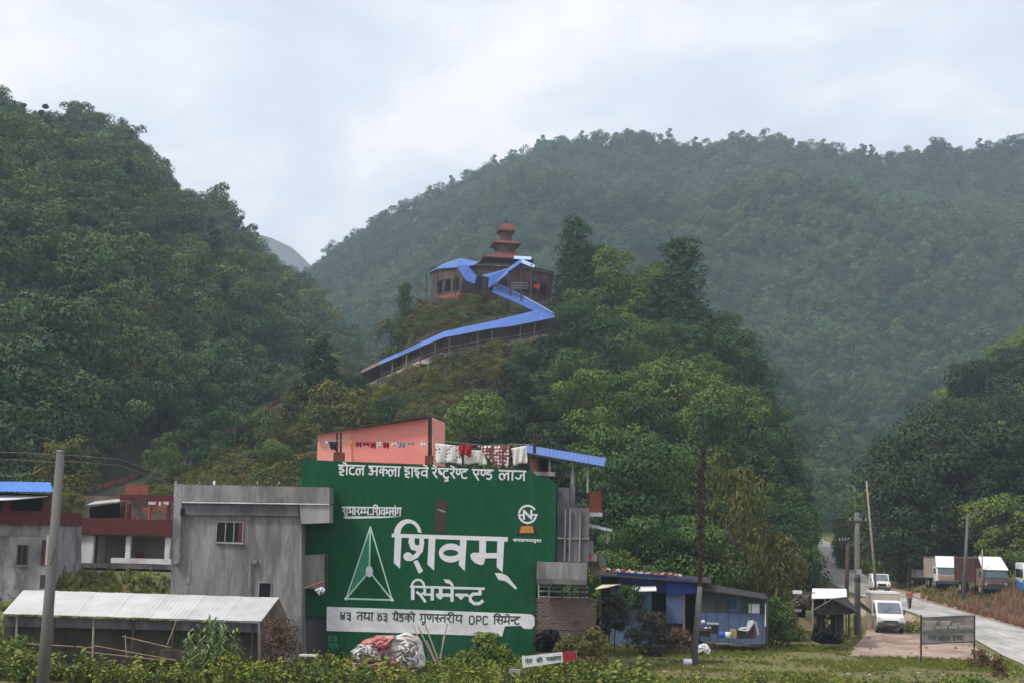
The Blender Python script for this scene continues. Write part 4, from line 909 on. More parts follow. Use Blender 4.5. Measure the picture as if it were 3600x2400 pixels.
pillar(1508, 1462, 1515, 0, 1600, 1494, 1522, 1632, 'brick pillar stump with tall steel bars at the corner of the pink room')
pillar(1877, 1512, 1881, 0, 1606, 1864, 1888, 1672, 'orange brick pillar with steel bars under the blue terrace roof')
br_ = empty('terrace_roof', P(1980, 1680, HY + 3), 'bright blue sloping tin roof over the right terrace', 'roof')
part('blue_sheet', MB().corr([P(1853, 1590, HY + .2), P(2124, 1638, HY + .2), P(2131, 1609, HY + 4), P(1850, 1563, HY + 4)], amp=.02, n=40), M['bluesheet'], br_)
part('edge_beam', MB().prism([P(1853, 1591, HY + .15), P(2124, 1639, HY + .15), P(2124, 1645, HY + .15), P(1853, 1598, HY + .15)], (0, .06, 0)), M['darkroof'], br_)
for u, v1 in ((1932, 1678), (2013, 1700), (2066, 1730)): part('post', MB().cyl(P(u, 1612, HY + .5), P(u, v1, HY + .5), .05), M['framel'], br_)
part('dark_panel', MB().wbox(1892, 1606, 1928, 1674, HY + 2.5, .1), M['dkwood'], br_)
# washing lines: every garment hangs from a line
LY = HY + .35
cl = MB().path([P(1140, 1545, LY), P(1300, 1556, LY), P(1508, 1550, LY)], .012, n=4); single('washing_line', cl, M['framel'], 'thin washing line across the front of the pink room', 'washing line')
cl = MB().path([P(1515, 1545, LY), P(1700, 1564, LY), P(1878, 1560, LY)], .012, n=4); single('washing_line', cl, M['framel'], 'washing line carrying the bed sheets right of the pink room', 'washing line')
def garment(outline, m, lab, nm, cat, Y=LY, folds=7):
    """hanging cloth: outline top-left, top-right, bottom-right, bottom-left, with folds in depth"""
    a, b, c, d = outline; mb = MB(); n = 14; k = 8
    for i in range(n + 1):
        for j in range(k + 1):
            f, g = i / n, j / k
            u = lerp(lerp(a[0], b[0], f), lerp(d[0], c[0], f), g); v = lerp(lerp(a[1], b[1], f), lerp(d[1], c[1], f), g) + (3 * math.sin(f * 9) * g)
            mb.v.append(tuple(P(u, v, Y + .05 * math.sin(f * folds * 2 + j * .4) * (0.3 + g))))
    for i in range(n):
        for j in range(k): mb.f.append((i * (k + 1) + j, i * (k + 1) + j + 1, (i + 1) * (k + 1) + j + 1, (i + 1) * (k + 1) + j))
    o = single(nm, mb, M[m], lab, cat, smooth=True); sm = o.modifiers.new('thick', 'SOLIDIFY'); sm.thickness = .012; return o
garment([(1152, 1551), (1186, 1552), (1180, 1580), (1164, 1578)], 'cloth_d', 'dark navy garment hanging at the left end of the line', 'hanging_garment', 'clothes')
garment([(1142, 1547), (1154, 1550), (1156, 1564), (1146, 1560)], 'cloth_w', 'small white cloth at the far left of the washing line', 'hanging_garment', 'clothes')
garment([(1226, 1549), (1242, 1550), (1240, 1564), (1228, 1563)], 'cloth_o', 'small orange cloth pinned on the washing line', 'hanging_garment', 'clothes')
for i, (u0, u1, h, m_, lb) in enumerate([(1249, 1272, 17, 'cloth_r', 'first dark red cloth right of the orange one'), (1274, 1299, 14, 'cloth_r', 'wide dark red cloth second right of the orange one'), (1301, 1321, 21, 'cloth_r', 'red shorts between a red and a white cloth'), (1324, 1342, 17, 'cloth_w', 'white cloth between two pairs of red shorts'), (1345, 1368, 20, 'cloth_r', 'red shorts right of the small white cloth'),
                                        (1374, 1398, 11, 'cloth_w', 'short white cloth left of the grey shirt'), (1398, 1425, 18, 'cloth_g', 'grey shirt hanging on the washing line'), (1428, 1456, 8, 'cloth_g', 'narrow grey strip right of the grey shirt'), (1478, 1500, 12, 'cloth_w', 'white cloth at the right end of the line before the pink wall')]):
    v = 1551 + (i * .4); garment([(u0, v), (u1, v + 1), (u1 - 1, v + h), (u0 + 2, v + h - 1)], m_, lb, 'hanging_garment', 'clothes')
garment([(1530, 1556), (1614, 1566), (1625, 1628), (1530, 1626)], 'sheet_spot', 'white bed sheet with rows of dark flowers', 'bed_sheet', 'bed sheet')
garment([(1612, 1562), (1660, 1564), (1656, 1602), (1614, 1598)], 'cloth_r', 'deep red towel hanging between the patterned sheets', 'towel', 'towel', LY - .12)
garment([(1634, 1580), (1700, 1582), (1712, 1630), (1632, 1628)], 'cloth_w', 'plain white sheet under the red towel', 'bed_sheet', 'bed sheet', LY + .1)
garment([(1680, 1566), (1796, 1565), (1788, 1640), (1742, 1640)], 'sheet_flower', 'brown bed sheet with large white flowers', 'bed_sheet', 'bed sheet', LY - .1)
garment([(1798, 1574), (1852, 1564), (1854, 1624), (1804, 1634)], 'cloth_w', 'pale cloth hanging beside the brown flowered sheet', 'bed_sheet', 'bed sheet')

# ------------------------------------------------------------------ grey concrete house
GY = 67.6
gh = empty('grey_house', P(830, 2200, GY + 3), 'unpainted grey concrete house with a triple window beside the green wall', 'house')
gw = part('wall', MB().ppoly([(612, 1702), (1060, 1712), (1060, 2180), (1064, 2330), (590, 2330)], GY, 1.3), M['conc'], gh)
part('rear_body', MB().ppoly([(614, 1704), (1036, 1712), (1036, 2330), (592, 2330)], GY + 1.31, 6), M['conc'], gh)
part('roof_parapet', MB().ppoly([(640, 1702), (900, 1706), (1158, 1712), (1158, 1768), (900, 1763), (640, 1760)], GY - .35, 1.65), M['conc'], gh)
part('roof_overhang', MB().ppoly([(1052, 1771), (1158, 1772), (1158, 1836), (1058, 1840)], GY - .3, 1.55), M['conc_l'], gh)
part('ledge', MB().ppoly([(640, 1761), (1158, 1769), (1158, 1773), (640, 1766)], GY - .4, .1), M['white_plaster'], gh)
part('eave_band', MB().ppoly([(640, 1767), (1050, 1772), (1050, 1812), (640, 1808)], GY - .2, .2), M['conc_d'], gh)
part('corner_pillar', MB().ppoly([(612, 1699), (640, 1700), (632, 1980), (608, 1980)], GY - .3, .5), M['conc_l'], gh)
part('side_wing', MB().ppoly([(1060, 1950), (1150, 1946), (1150, 2066), (1062, 2068)], GY + 1.05, .3), M['conc'], gh)
part('side_wing_edge', MB().ppoly([(1142, 1946), (1151, 1946), (1151, 2068), (1142, 2068)], GY + 1.0, .06), M['darkroof'], gh)
def window(par, u0, v0, u1, v1, Y, npane, fm='frame', gm='glass', t=3):
    o = part('window', MB().wbox(u0, v0, u1, v1, Y - .02, .02), M[gm], par)
    mb = MB(); mb.wbox(u0 - t, v0 - t, u1 + t, v0, Y - .06, .06); mb.wbox(u0 - t, v1, u1 + t, v1 + t, Y - .06, .06); mb.wbox(u0 - t, v0, u0, v1, Y - .06, .055); mb.wbox(u1, v0, u1 + t, v1, Y - .06, .055)
    part('frame', mb, M[fm], o)
    for i in range(1, npane): part('mullion', MB().wbox(lerp(u0, u1, i / npane) - t * .5, v0, lerp(u0, u1, i / npane) + t * .5, v1, Y - .05, .03), M[fm], o)
    part('sill', MB().wbox(u0 - t * 1.5, v1 + t, u1 + t * 1.5, v1 + t * 2.2, Y - .12, .12), M['conc_l'], o)
    return o
window(gw, 762, 1835, 852, 1904, GY, 3, 'framel')
part('red_shutter', MB().wbox(838, 1836, 851, 1903, GY - .035, .012), M['redband'], gw)
window(gw, 911, 2048, 951, 2100, GY, 1, 'conc_l', 'glass')
part('wall_hole', MB().wbox(634, 1786, 651, 1812, GY - .32, .02), M['glass'], gw)
part('drain_pipe', MB().cyl(P(879, 1958, GY - .1), P(876, 2100, GY - .1), .04), M['conc_l'], gh)
part('pipe_box', MB().wbox(888, 1966, 902, 1980, GY - .15, .14), M['conc_l'], gh)
part('plaster_patch', MB().wbox(655, 1962, 670, 2050, GY - .03, .03), M['conc_l'], gh)
for u in (618, 700, 905, 980): part('rebar_stub', MB().cyl(P(u, 1700, GY), P(u + 1, 1690, GY), .04, n=5), M['conc_l'], gh)
single('roof_bottle', MB().lathe(P(753, 1703, GY + .2), [(.06, 0), (.06, .14), (.02, .2)], 8), M['plastic_w'], 'small white container on the roof edge of the grey house', 'bottle')

# ------------------------------------------------------------------ red and white house
RY = 86.0
rh = empty('red_white_house', P(400, 1990, RY + 3), 'low house with white walls and a dark red upper band behind the white roofed shed', 'house')
w1 = part('white_wall', MB().wbox(203, 1880, 327, 1980, RY, 4), M['white_plaster'], rh)
window(w1, 227, 1895, 272, 1945, RY, 2, 'frame', 'glass_br')
part('door', MB().wbox(327, 1882, 342, 1978, RY + .4, .1), M['glass_br'], rh)
part('veranda_wall', MB().wbox(327, 1880, 600, 1985, RY + 2.5, .2), mat('beige_wall', (.30, .27, .24), (.24, .22, .19), 1, .9), rh)
part('veranda_ceiling', MB().wbox(203, 1872, 604, 1882, RY, 2.6), M['conc_l'], rh)
for u in (441, 579): part('column', MB().wbox(u, 1884, u + 16, 1976, RY + .02, .35), M['white_plaster'], rh)
part('veranda_bench', MB().wbox(389, 1962, 600, 1980, RY - .1, .5), M['white_plaster'], rh)
part('floor_slab', MB().wbox(203, 1980, 605, 1996, RY - .2, 4.2), M['conc_d'], rh)
part('red_band', MB().ppoly([(205, 1817), (604, 1826), (604, 1881), (205, 1874)], RY - .25, 3.5), M['redband'], rh)
part('back_wall', MB().wbox(300, 1745, 604, 1830, RY + 3.4, .2), M['tin_rust'], rh)
part('dark_recess', MB().ppoly([(315, 1780), (422, 1766), (422, 1820), (315, 1820)], RY + 1.2, .1), M['glass'], rh)
for u, v0 in ((424, 1762), (586, 1762), (445, 1770), (520, 1780)): part('red_column', MB().wbox(u, v0, u + (12 if u < 500 or u > 570 else 7), 1826, RY + .2, .3), M['redband'] if u != 520 else M['brickc'], rh)
part('red_beam', MB().wbox(420, 1738, 604, 1758, RY + .3, .4), M['redband'], rh)
part('red_beam', MB().wbox(500, 1782, 590, 1792, RY + .4, .2), M['brickc'], rh)
part('tin_roof', MB().corr([P(300, 1774, RY - .3), P(420, 1762, RY - .3), P(425, 1752, RY + 2.6), P(330, 1762, RY + 2.6)], n=16), M['zincd'], rh)
part('brick_parapet', MB().wbox(440, 1704, 520, 1738, RY + 3, .3), M['redrail'], rh)
for i in range(9): single('washing', MB().wbox(522 + i * 9, 1762, 529 + i * 9, 1762 + R.randint(8, 15), RY + .1, .03), M[R.choice(['cloth_w', 'brickc', 'cloth_r'])], 'small cloth hung along the red upper beam of the red house', 'clothes', 'cloths hung on the red house')
single('seated_stool', MB().wbox(476, 1940, 500, 1962, RY + .9, .4), M['redband'], 'dark red stool on the veranda between white columns', 'stool')
lr = empty('blue_roof_house', P(80, 2100, 80), 'grey house with blue roof and red parapet at the left edge', 'house')
LYY = 78.0
lw_ = part('wall', MB().ppoly([(-260, 1838), (150, 1842), (172, 1842), (168, 2120), (-260, 2120)], LYY, 6), M['conc_l'], lr)
part('upper_band', MB().ppoly([(-260, 1838), (140, 1842), (140, 1882), (-260, 1880)], LYY - .05, .05), M['conc'], lr)
part('red_parapet', MB().ppoly([(-260, 1790), (172, 1796), (172, 1843), (-260, 1837)], LYY - .3, 6), M['redband'], lr)
part('red_column', MB().wbox(148, 1735, 172, 1840, LYY - .25, .4), M['redband'], lr); part('red_column', MB().wbox(10, 1755, 32, 1796, LYY - .2, .4), M['redband'], lr)
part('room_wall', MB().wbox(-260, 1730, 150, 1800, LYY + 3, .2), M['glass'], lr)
part('blue_roof', MB().corr([P(-300, 1722, LYY - 1), P(187, 1728, LYY - 1), P(178, 1694, LYY + 4), P(-300, 1688, LYY + 4)], n=50, amp=.02), M['bluesheet2'], lr)
part('white_awning', MB().slab([P(-260, 1768, LYY - 1.5), P(60, 1752, LYY - 1.5), P(168, 1742, LYY - .5), P(-260, 1735, LYY)], .04), M['whitetop'], lr)
window(lw_, 62, 1916, 93, 1983, LYY, 2, 'frame', 'glass')
part('door', MB().wbox(145, 1897, 161, 1985, LYY - .03, .03), M['redband'], lr); part('door_frame', MB().wbox(161, 1880, 171, 1985, LYY - .05, .05), M['white_plaster'], lr)
part('gate', MB().wbox(140, 2020, 158, 2066, LYY - .03, .03), M['dkwood'], lr)
put('olive', knoll.hit(215, 1745) - Vector((0, 0, .3)), 1.0, 'brown olive shrub rising behind the top of the leaning concrete pole', 'shrub', None, name='shrub')

# ------------------------------------------------------------------ white roofed shed and left foreground
wy = 60.5
ws = empty('long_shed', P(480, 2320, wy + 2), 'long low shed with a pale white tin roof', 'shed')
nsh = 14
for i in range(nsh):
    f0, f1 = i / nsh, (i + 1) / nsh; k_ = R.uniform(-.02, .02)
    B0, B1 = P(lerp(8, 918, f0) , lerp(2156, 2183, f0), wy), P(lerp(8, 918, f1), lerp(2156, 2183, f1), wy)
    T0, T1 = P(lerp(82, 981, f0), lerp(2073, 2100, f0), wy + 3.6), P(lerp(82, 981, f1), lerp(2073, 2100, f1), wy + 3.6)
    dz = Vector((0, 0, .012 * (i % 2)))
    part('roof_sheet', MB().corr([B0 + dz, B1 + dz, T1 + dz, T0 + dz], n=8, amp=.012), M['zinc'], ws)
part('front_wall', MB().ppoly([(14, 2164), (905, 2190), (905, 2345), (14, 2345)], wy + .55, .1), mat('dark_shed_boards', (.03, .025, .022), (.07, .058, .05), 1.2, .9, .3, c3=(.04, .05, .025), s3=.7, stretch=(1, 1, .5)), ws)
part('upper_wall', MB().ppoly([(14, 2166), (905, 2190), (905, 2222), (14, 2200)], wy + .3, .05), M['conc_d'], ws)
part('gable_sheet', MB().prism([P(918, 2186, wy + .1), P(981, 2103, wy + 3.5), P(1012, 2170, wy + 3.5), P(1000, 2330, wy + 3), P(918, 2330, wy + .1)], (-.05, 0, 0)), M['tin_rust'], ws)
for u in (60, 190, 330, 470, 610, 750, 890): part('post', MB().cyl(P(u, 2165 + u * .028, wy + .25), P(u - 6, 2345, wy + .25), .05), M['dkwood'] if u % 3 else M['bamboo'], ws)
for i, (a, b) in enumerate((((330, 2268), (620, 2320)), ((430, 2235), (600, 2275)), ((440, 2230), (445, 2310)), ((620, 2180), (588, 2265)), ((300, 2290), (560, 2318)), ((100, 2262), (330, 2275)))):
    single('bamboo_pole', MB().cyl(P(*a, 59.4 - i * .1), P(*b, 59.2 - i * .1), .025, n=6), M['wood'], 'bare pole leaning against the dark front of the long shed', 'pole', 'poles leaning on the long shed')
dt = MB().ppoly([(560, 2280), (720, 2292), (720, 2330), (560, 2325)], 59.6, .3); single('timber_stack', dt, M['dkwood'], 'dark stack of timber under the cane clump', 'timber')

# concrete pole in front, left
pl = empty('concrete_pole', (P(178, 2000, 36).x, 36, -.3), 'leaning grey concrete pole standing nearest the camera at left', 'pole')
top, bot = P(213, 1590, 36), P(150, 2400, 36); dirn = (bot - top).normalized(); bot2 = top + dirn * ((top.z + .3) / -dirn.z)
part('shaft', MB().cyl(bot2, top, .17, .10, 20), M['poleconc'], pl, True)
part('cap', MB().cyl(top, top - dirn * .06, .105, .09, 20), M['conc_l'], pl, True)
part('wire_wrap', MB().path([P(176, 1985, 35.85), P(186, 1960, 35.82), P(196, 1925, 35.86)], .012, n=5), M['dkwood'], pl)

# vegetation in the foreground --------------------------------------------------
def blades(n, h, w, spread, droop, rr, m, name='blades'):
    mb = MB()
    for i in range(n):
        a = rr.uniform(0, 6.28); d = Vector((math.cos(a), math.sin(a), 0)); s = d * rr.uniform(0, spread); hh = h * rr.uniform(.5, 1.1); t = Vector((-d.y, d.x, 0)) * w * rr.uniform(.6, 1.2)
        dr = droop * rr.uniform(.3, 1); k = len(mb.v)
        ps = [s, s + d * dr * .2 + Vector((0, 0, hh * .5)), s + d * dr * .6 + Vector((0, 0, hh * .9)), s + d * dr + Vector((0, 0, hh * (1 - dr * .25 / max(h, .1))))]
        for j, q in enumerate(ps):
            ww = (1, .9, .55, .08)[j]; mb.v += [tuple(q - t * ww), tuple(q + t * ww)]
        for j in range(3): mb.f.append((k + 2 * j, k + 2 * j + 1, k + 2 * j + 3, k + 2 * j + 2))
    return mb
rr = random.Random(5)
tufts = [blades(22, .28, .018, .16, .16, rr, None).mesh('tuft', M['grass']) for i in range(4)]
def leafy(nst, h, ls, rr, m, sp=.25):
    mb = MB()
    for i in range(nst):
        a = rr.uniform(0, 6.28); r0 = rr.uniform(0, sp); b = Vector((math.cos(a) * r0, math.sin(a) * r0, 0)); hh = h * rr.uniform(.4, 1.1)
        tp = b + Vector((rr.uniform(-.2, .2) * h, rr.uniform(-.2, .2) * h, hh)); mb.cyl(b, tp, .008, .005, 4, False)
        for j in range(6):
            q = b.lerp(tp, .3 + .14 * j) + Vector((rr.uniform(-ls, ls), rr.uniform(-ls, ls), 0)); quadleaf(mb, q, (rr.gauss(0, .5), rr.gauss(-.3, .5), 1), ls * rr.uniform(.6, 1.2), .6, rr)
    return mb.mesh('weed', m)
weeds = [leafy(9, .55, .085, rr, M['weed']) for i in range(4)] + [leafy(7, .9, .10, rr, M['weed'], .3) for i in range(2)]
drys = [blades(16, .9, .022, .22, .25, rr, None).mesh('dry_tuft', M['dry']) for i in range(3)]
pts = []
for i in range(34000):
    x, y = R.uniform(-6, 34), 57 + 50 * R.random() ** 1.3
    xl = interp([(q, p) for p, q in RL], y)
    if x > xl - .4 and y > 70 and x < xl + 7.5: continue
    if 19.5 + (y - 82) * .3 < x < xl and 82 < y < 135 and not (94 < y < 101 and x > 29.6 + (y - 94) * .2): 
        if R.random() < .985: continue
    nz = fnoise(x * .22, y * .22, 31)
    if nz < -.12 and R.random() < .85: continue
    pts.append((x, y, G(x, y), R.uniform(.35, 1.0) * (.7 if y > 66 else 1.15) * (1 + .5 * nz), R.randrange(4)))
scatter('grass', tufts, pts, 'patchy yellow green grass in front of the blue shack', 'grass')
pts = []
for i in range(5200):
    x, y = R.uniform(-27, 30), 56.5 + 6.5 * R.random()
    if x > 6 and (R.random() < .7 or y > 59.5): continue
    if y > 61 and x > -8: continue
    if y > 60.3 and x < -8: continue
    nz = fnoise(x * .35, y * .6, 8)
    if nz < -.25 and R.random() < .6: continue
    if 0 < x < 3.2 and y < 62.4 and R.random() < .75: continue
    pts.append((x, y, G(x, y), R.uniform(.4, 1.1) * (1 if x < 6 else .75) * (1 + .7 * nz), R.randrange(6)))
for i in range(700):
    x, y = R.uniform(8, 40), R.uniform(56, 66); pts.append((x, y, G(x, y), R.uniform(.3, .8), R.randrange(6)))
for i in range(900):
    x = R.uniform(-9.2, 4); y = R.uniform(63, 68); pts.append((x, y, G(x, y), R.uniform(.4, .9), R.randrange(6)))
for i in range(1500):
    x, y = R.uniform(6, 34), R.uniform(56.5, 60.5); pts.append((x, y, G(x, y), R.uniform(.25, .6), 6 + R.randrange(2)))
weeds += [leafy(8, .5, .07, rr, M['darkbush']) for i in range(2)]
scatter('weeds', weeds, pts, 'broad leaved weeds and creepers along the bottom of the view', 'weeds')
pts = []
for i in range(14000):
    y = 76 + 62 * R.random(); xr = interp([(q, p) for p, q in RR], y); x = xr + .5 + 23 * R.random() ** 1.2
    if y > 124 and R.random() < .8: continue
    pts.append((x, y, G(x, y), R.uniform(.3, .9), R.randrange(3)))
scatter('dry_field_growth', drys, pts, 'reddish brown dry stalks in the field beyond the road', 'dry grass')
pts = [(x, y, G(x, y), R.uniform(.25, .8), R.randrange(6)) for x, y in [(R.uniform(36, 60), R.uniform(118, 145)) for i in range(2200)] if x > interp([(q, p) for p, q in RR], y) + .6]
pts += [(x, y, G(x, y), R.uniform(.25, .6), R.randrange(6)) for x, y in [(R.uniform(-27.5, -17), R.uniform(72, 81.5)) for i in range(1500)]]
scatter('bank_weeds', weeds, pts, 'green weeds on the banks by the trucks and under the red house', 'weeds')

def bush(name, u, v, Y, h, r, m, nl, ls, label, cat='shrub', shape='bush', z=None, base=0.0, seed=1, sq=1):
    p = P(u, v, Y)
    if z is None: p.z = G(p.x, p.y) - .1
    o = empty(name, p, label, cat); part('foliage', MB_from(crown_mesh('foliage', M[m], h, r, 26, nl * 2, ls * .8, seed, shape, base)), M[m], o, local=True)
    o2 = bpy.data.objects.new('stem', trunk_mesh('stem', h * .8, r * .8, .05, seed)); o2.parent = o; COL.objects.link(o2); o.scale = (1, sq, 1); return o
def MB_from(me):
    mb = MB(); mb.v = [tuple(v.co) for v in me.vertices]; mb.f = [tuple(p.vertices) for p in me.polygons]; return mb
cg = empty('cane_clump', (P(740, 2300, 58.6).x, 58.6, .0), 'tall bright cane grass clump in front of the white shed roof', 'plant')
for i in range(60):
    a = R.uniform(0, 6.28); r0 = R.uniform(0, 1.0); hh = R.uniform(1.4, 2.9) * (1 - .25 * r0); tp = Vector((math.cos(a) * r0 * 1.25, math.sin(a) * r0 * .6, hh)); bs_ = Vector((math.cos(a) * r0 * .8, math.sin(a) * r0 * .5, 0))
    mb = MB().cyl(bs_, tp, .014, .006, 4, False)
    for j in range(9):
        q = bs_.lerp(tp, .25 + .085 * j); d = Vector((R.uniform(-1, 1), R.uniform(-.6, .6), 0)).normalized(); ln = R.uniform(.3, .55); t = Vector((-d.y, d.x, 0)) * .042; k = len(mb.v)
        p1 = q + d * ln * .45 + Vector((0, 0, ln * .45)); p2 = q + d * ln + Vector((0, 0, ln * R.uniform(-.1, .35)))
        mb.v += [tuple(q - t * .5), tuple(q + t * .5), tuple(p1 - t), tuple(p1 + t), tuple(p2)]; mb.f += [(k, k + 1, k + 3, k + 2), (k + 2, k + 3, k + 4)]
    part('cane', mb, M['cane'], cg, local=True)
bush('bush', 985, 2300, 60.5, 2.5, .8, 'rust', 1500, .07, 'rusty brown bush at the right end of the long shed', seed=31)
bush('bush', 800, 2330, 58.4, 1.2, .9, 'weed', 900, .09, 'green bush spreading right of the cane clump', seed=32)
bush('bush', 880, 2360, 58.6, .8, 1.2, 'yel', 700, .09, 'low yellow flowering bush below the grey house', seed=33)
bush('bush', 60, 2300, 59.5, 1.6, .9, 'weed', 900, .09, 'green bush at the left end of the long shed', seed=34)
bush('bush', 1700, 2300, 66.5, 1.9, .75, 'weed', 1100, .10, 'climbing green vine in front of the white painted band', seed=35)
bush('bush', 1765, 2350, 66.3, 1.3, .8, 'yel', 800, .10, 'yellow green vine right of the climbing vine', seed=36)
bush('bush', 1640, 2350, 66.0, 1.0, .7, 'weed', 700, .10, 'leafy green bush in front of the sticks', seed=37)
bush('bush', 2010, 2330, 66.8, 1.8, .9, 'olive', 1100, .09, 'olive shrub behind the fallen white and red board', seed=38)
bush('bush', 2085, 2330, 69, 2.2, .7, 'olive', 1100, .09, 'tangled shrub against the mossy brick wall', seed=39)
bush('bush', 2285, 2290, 80, 2.4, 1.05, 'darkbush', 1900, .09, 'round dark brown bush before the blue shack', seed=40)
bush('bush', 2390, 2280, 81, 1.5, .8, 'rust', 900, .08, 'reddish brown bush right of the round dark bush', seed=41)
bush('bush', 2160, 2270, 80, 3.4, .75, 'darkbush', 1300, .10, 'dark creeper hanging on the left corner of the blue shack', seed=42, base=.3)
bush('bush', 2210, 2100, 83, 3.9, .7, 'knoll', 900, .11, 'green creeper spilling over the blue shack awning', seed=43, base=.55)
bush('bush', 2730, 2260, 88, 3.0, 1.0, 'knoll', 1500, .11, 'green bush right of the dull blue shed', seed=44)
bush('bush', 2760, 2270, 92, 2.0, 1.0, 'knoll', 1200, .11, 'dark green bush left of the roadside huts', seed=45)
bush('bush', 3450, 2330, 76, 1.1, .5, 'rust', 600, .07, 'small brown bush at the right foot of the signboard', seed=46)
bush('bush', 3510, 2370, 72, 1.2, .35, 'rust', 500, .06, 'thin reddish shrub right of the signboard', seed=47)
bush('bush', 3420, 2385, 64, .6, .9, 'weed', 700, .09, 'low green bush below the signboard', seed=48)
bush('bush', 3230, 2175, 100, .7, 1.2, 'grass', 900, .09, 'low grassy hummock between the van and the road', seed=49)
for i, (u, Y, s, lab) in enumerate(((2560, 97, .72, 'yellow green tree leaning behind the dull blue shed'), (2640, 99, .8, 'yellow green tree taller than its neighbours beside the shed'), (2700, 98, .62, 'yellow green tree at the right end of the shed'), (2735, 101, .5, 'small yellow green tree above the roadside bush'))):
    x = A(u, 2000) * Y; o = put('olive', (x, Y, G(x, Y)), 1.0, lab, 'tree', None, sz=[2.5, 2.1, 1.5, 1.1][i]); o.scale.x = o.scale.y = .95
for i, (u, Y) in enumerate(((2755, 112), (2770, 118), (2740, 108), (2480, 96), (2400, 97), (2320, 97), (2240, 96), (2160, 94), (2100, 94))):
    x = A(u, 2000) * Y; put('knoll_big', (x, Y, G(x, Y) - .4), R.uniform(.45, .72), 'green tree rising behind the shack roofs at the foot of the knoll', 'tree', 'trees at the foot of the knoll')

# ------------------------------------------------------------------ tarp heap, sticks, boards, litter
def lump(name, pts_px, Y, d, m, label, cat, seed=0, n=22, k=12, rough=.12):
    """crumpled sheet over a mound, outlined by photo points (closed)"""
    mb = MB(); rr = random.Random(seed); cx = sum(p[0] for p in pts_px) / len(pts_px); cy = max(p[1] for p in pts_px)
    ol = pts_px + [pts_px[0]]; ds = [0]
    for p, q in zip(ol, ol[1:]): ds.append(ds[-1] + math.dist(p, q))
    def at_(t):
        s = t * ds[-1]
        for i in range(len(ol) - 1):
            if s <= ds[i + 1] + 1e-9: f = (s - ds[i]) / (ds[i + 1] - ds[i] + 1e-9); return lerp(ol[i][0], ol[i + 1][0], f), lerp(ol[i][1], ol[i + 1][1], f)
        return ol[-1]
    my = sum(p[1] for p in pts_px) / len(pts_px)
    for j in range(k + 1):
        g = j / k
        for i in range(n):
            u, v = at_(i / n); uu, vv = lerp(cx, u, g), lerp(my, v, g)
            dep = Y - d * math.sqrt(max(0, 1 - g * g)) + rr.uniform(-rough, rough) + .1 * math.sin(i * 2.1 + j)
            mb.v.append(tuple(P(uu + rr.uniform(-3, 3), vv + rr.uniform(-2, 2), dep)))
    for j in range(k):
        for i in range(n): mb.f.append((j * n + i, j * n + (i + 1) % n, (j + 1) * n + (i + 1) % n, (j + 1) * n + i))
    b = len(mb.v)                                   # back of the mound
    for i in range(n):
        u, v = at_(i / n); mb.v.append(tuple(P(u, v, Y + d)))
    for i in range(n): mb.f.append((k * n + i, k * n + (i + 1) % n, b + (i + 1) % n, b + i))
    mb.f.append(tuple(b + i for i in range(n)))
    return mb
hp = empty('tarpaulin_heap', P(1370, 2370, 63), 'heap covered with crumpled red and white tarpaulins in front of the green wall', 'heap')
part('white_sheet', lump('w', [(1385, 2235), (1430, 2222), (1478, 2240), (1492, 2290), (1495, 2340), (1450, 2365), (1400, 2370), (1350, 2350), (1330, 2290)], 63.2, .6, 'tarpwhite', '', '', 3), M['tarpwhite'], hp)
part('red_sheet', lump('r', [(1275, 2250), (1330, 2232), (1395, 2232), (1380, 2262), (1350, 2290), (1330, 2330), (1290, 2330), (1240, 2300)], 62.9, .55, 'tarpred', '', '', 4), M['tarpred'], hp)
part('red_sheet', lump('r', [(1225, 2330), (1300, 2330), (1405, 2318), (1400, 2350), (1360, 2378), (1290, 2378), (1240, 2355)], 62.5, .5, 'tarpred', '', '', 5), M['tarpred'], hp)
part('white_sheet', lump('w', [(1232, 2290), (1262, 2262), (1330, 2270), (1340, 2320), (1280, 2330), (1245, 2312)], 62.6, .4, 'tarpwhite', '', '', 6), M['tarpwhite'], hp)
for i, (a, b) in enumerate((((1470, 2202), (1540, 2345)), ((1452, 2195), (1478, 2260)), ((1493, 2190), (1545, 2330)), ((1560, 2235), (1545, 2350)), ((1572, 2190), (1540, 2350)), ((1500, 2250), (1538, 2340)), ((1440, 2300), (1420, 2375)))):
    single('garden_stake', MB().cyl(P(*a, 65), P(*b, 64.6), .03, .04, 6), M['bamboo'], 'bare stake leaning in front of the white painted band', 'stake', 'stakes right of the tarpaulin heap')
single('black_mound', lump('b', [(1872, 2255), (1885, 2225), (1930, 2208), (1962, 2215), (1975, 2250), (1985, 2285), (1940, 2292), (1890, 2292)], 67.5, .3, '', '', '', 8, rough=.04), M['nearblack'], 'near black mound right of the white painted band', 'tarpaulin')  # crumpled mound in one near-black colour
sb = empty('fallen_board', P(1930, 2345, 62.5), 'tilted white nameboard with a red right end lying in the weeds', 'board')
bo = part('panel', MB().ppoly([(1834, 2306), (2026, 2285), (2030, 2318), (1838, 2346)], 62.4, .05), M['white_plaster'], sb)
part('red_end', MB().ppoly([(1977, 2290), (2025, 2285), (2029, 2318), (1980, 2325)], 62.385, .012), M['cloth_r'], sb)
mb = MB(); word(mb, ['ga', 'e', 'ta'], 1846, 2318, 1870, 2315, 13, 2.6, 62.38); word(mb, ['ka', 'ii'], 1886, 2314, 1906, 2312, 14, 2.6, 62.38); word(mb, ['ra', 'ma', 'la', 'aa', 'sa'], 1920, 2310, 1972, 2304, 12, 2.6, 62.38)
part('lettering', mb, M['letterg'], sb)
single('wall_stub', MB().wbox(1790, 2352, 1828, 2398, 61.8, .4), M['conc_l'], 'pale concrete stub below the fallen board', 'stub')
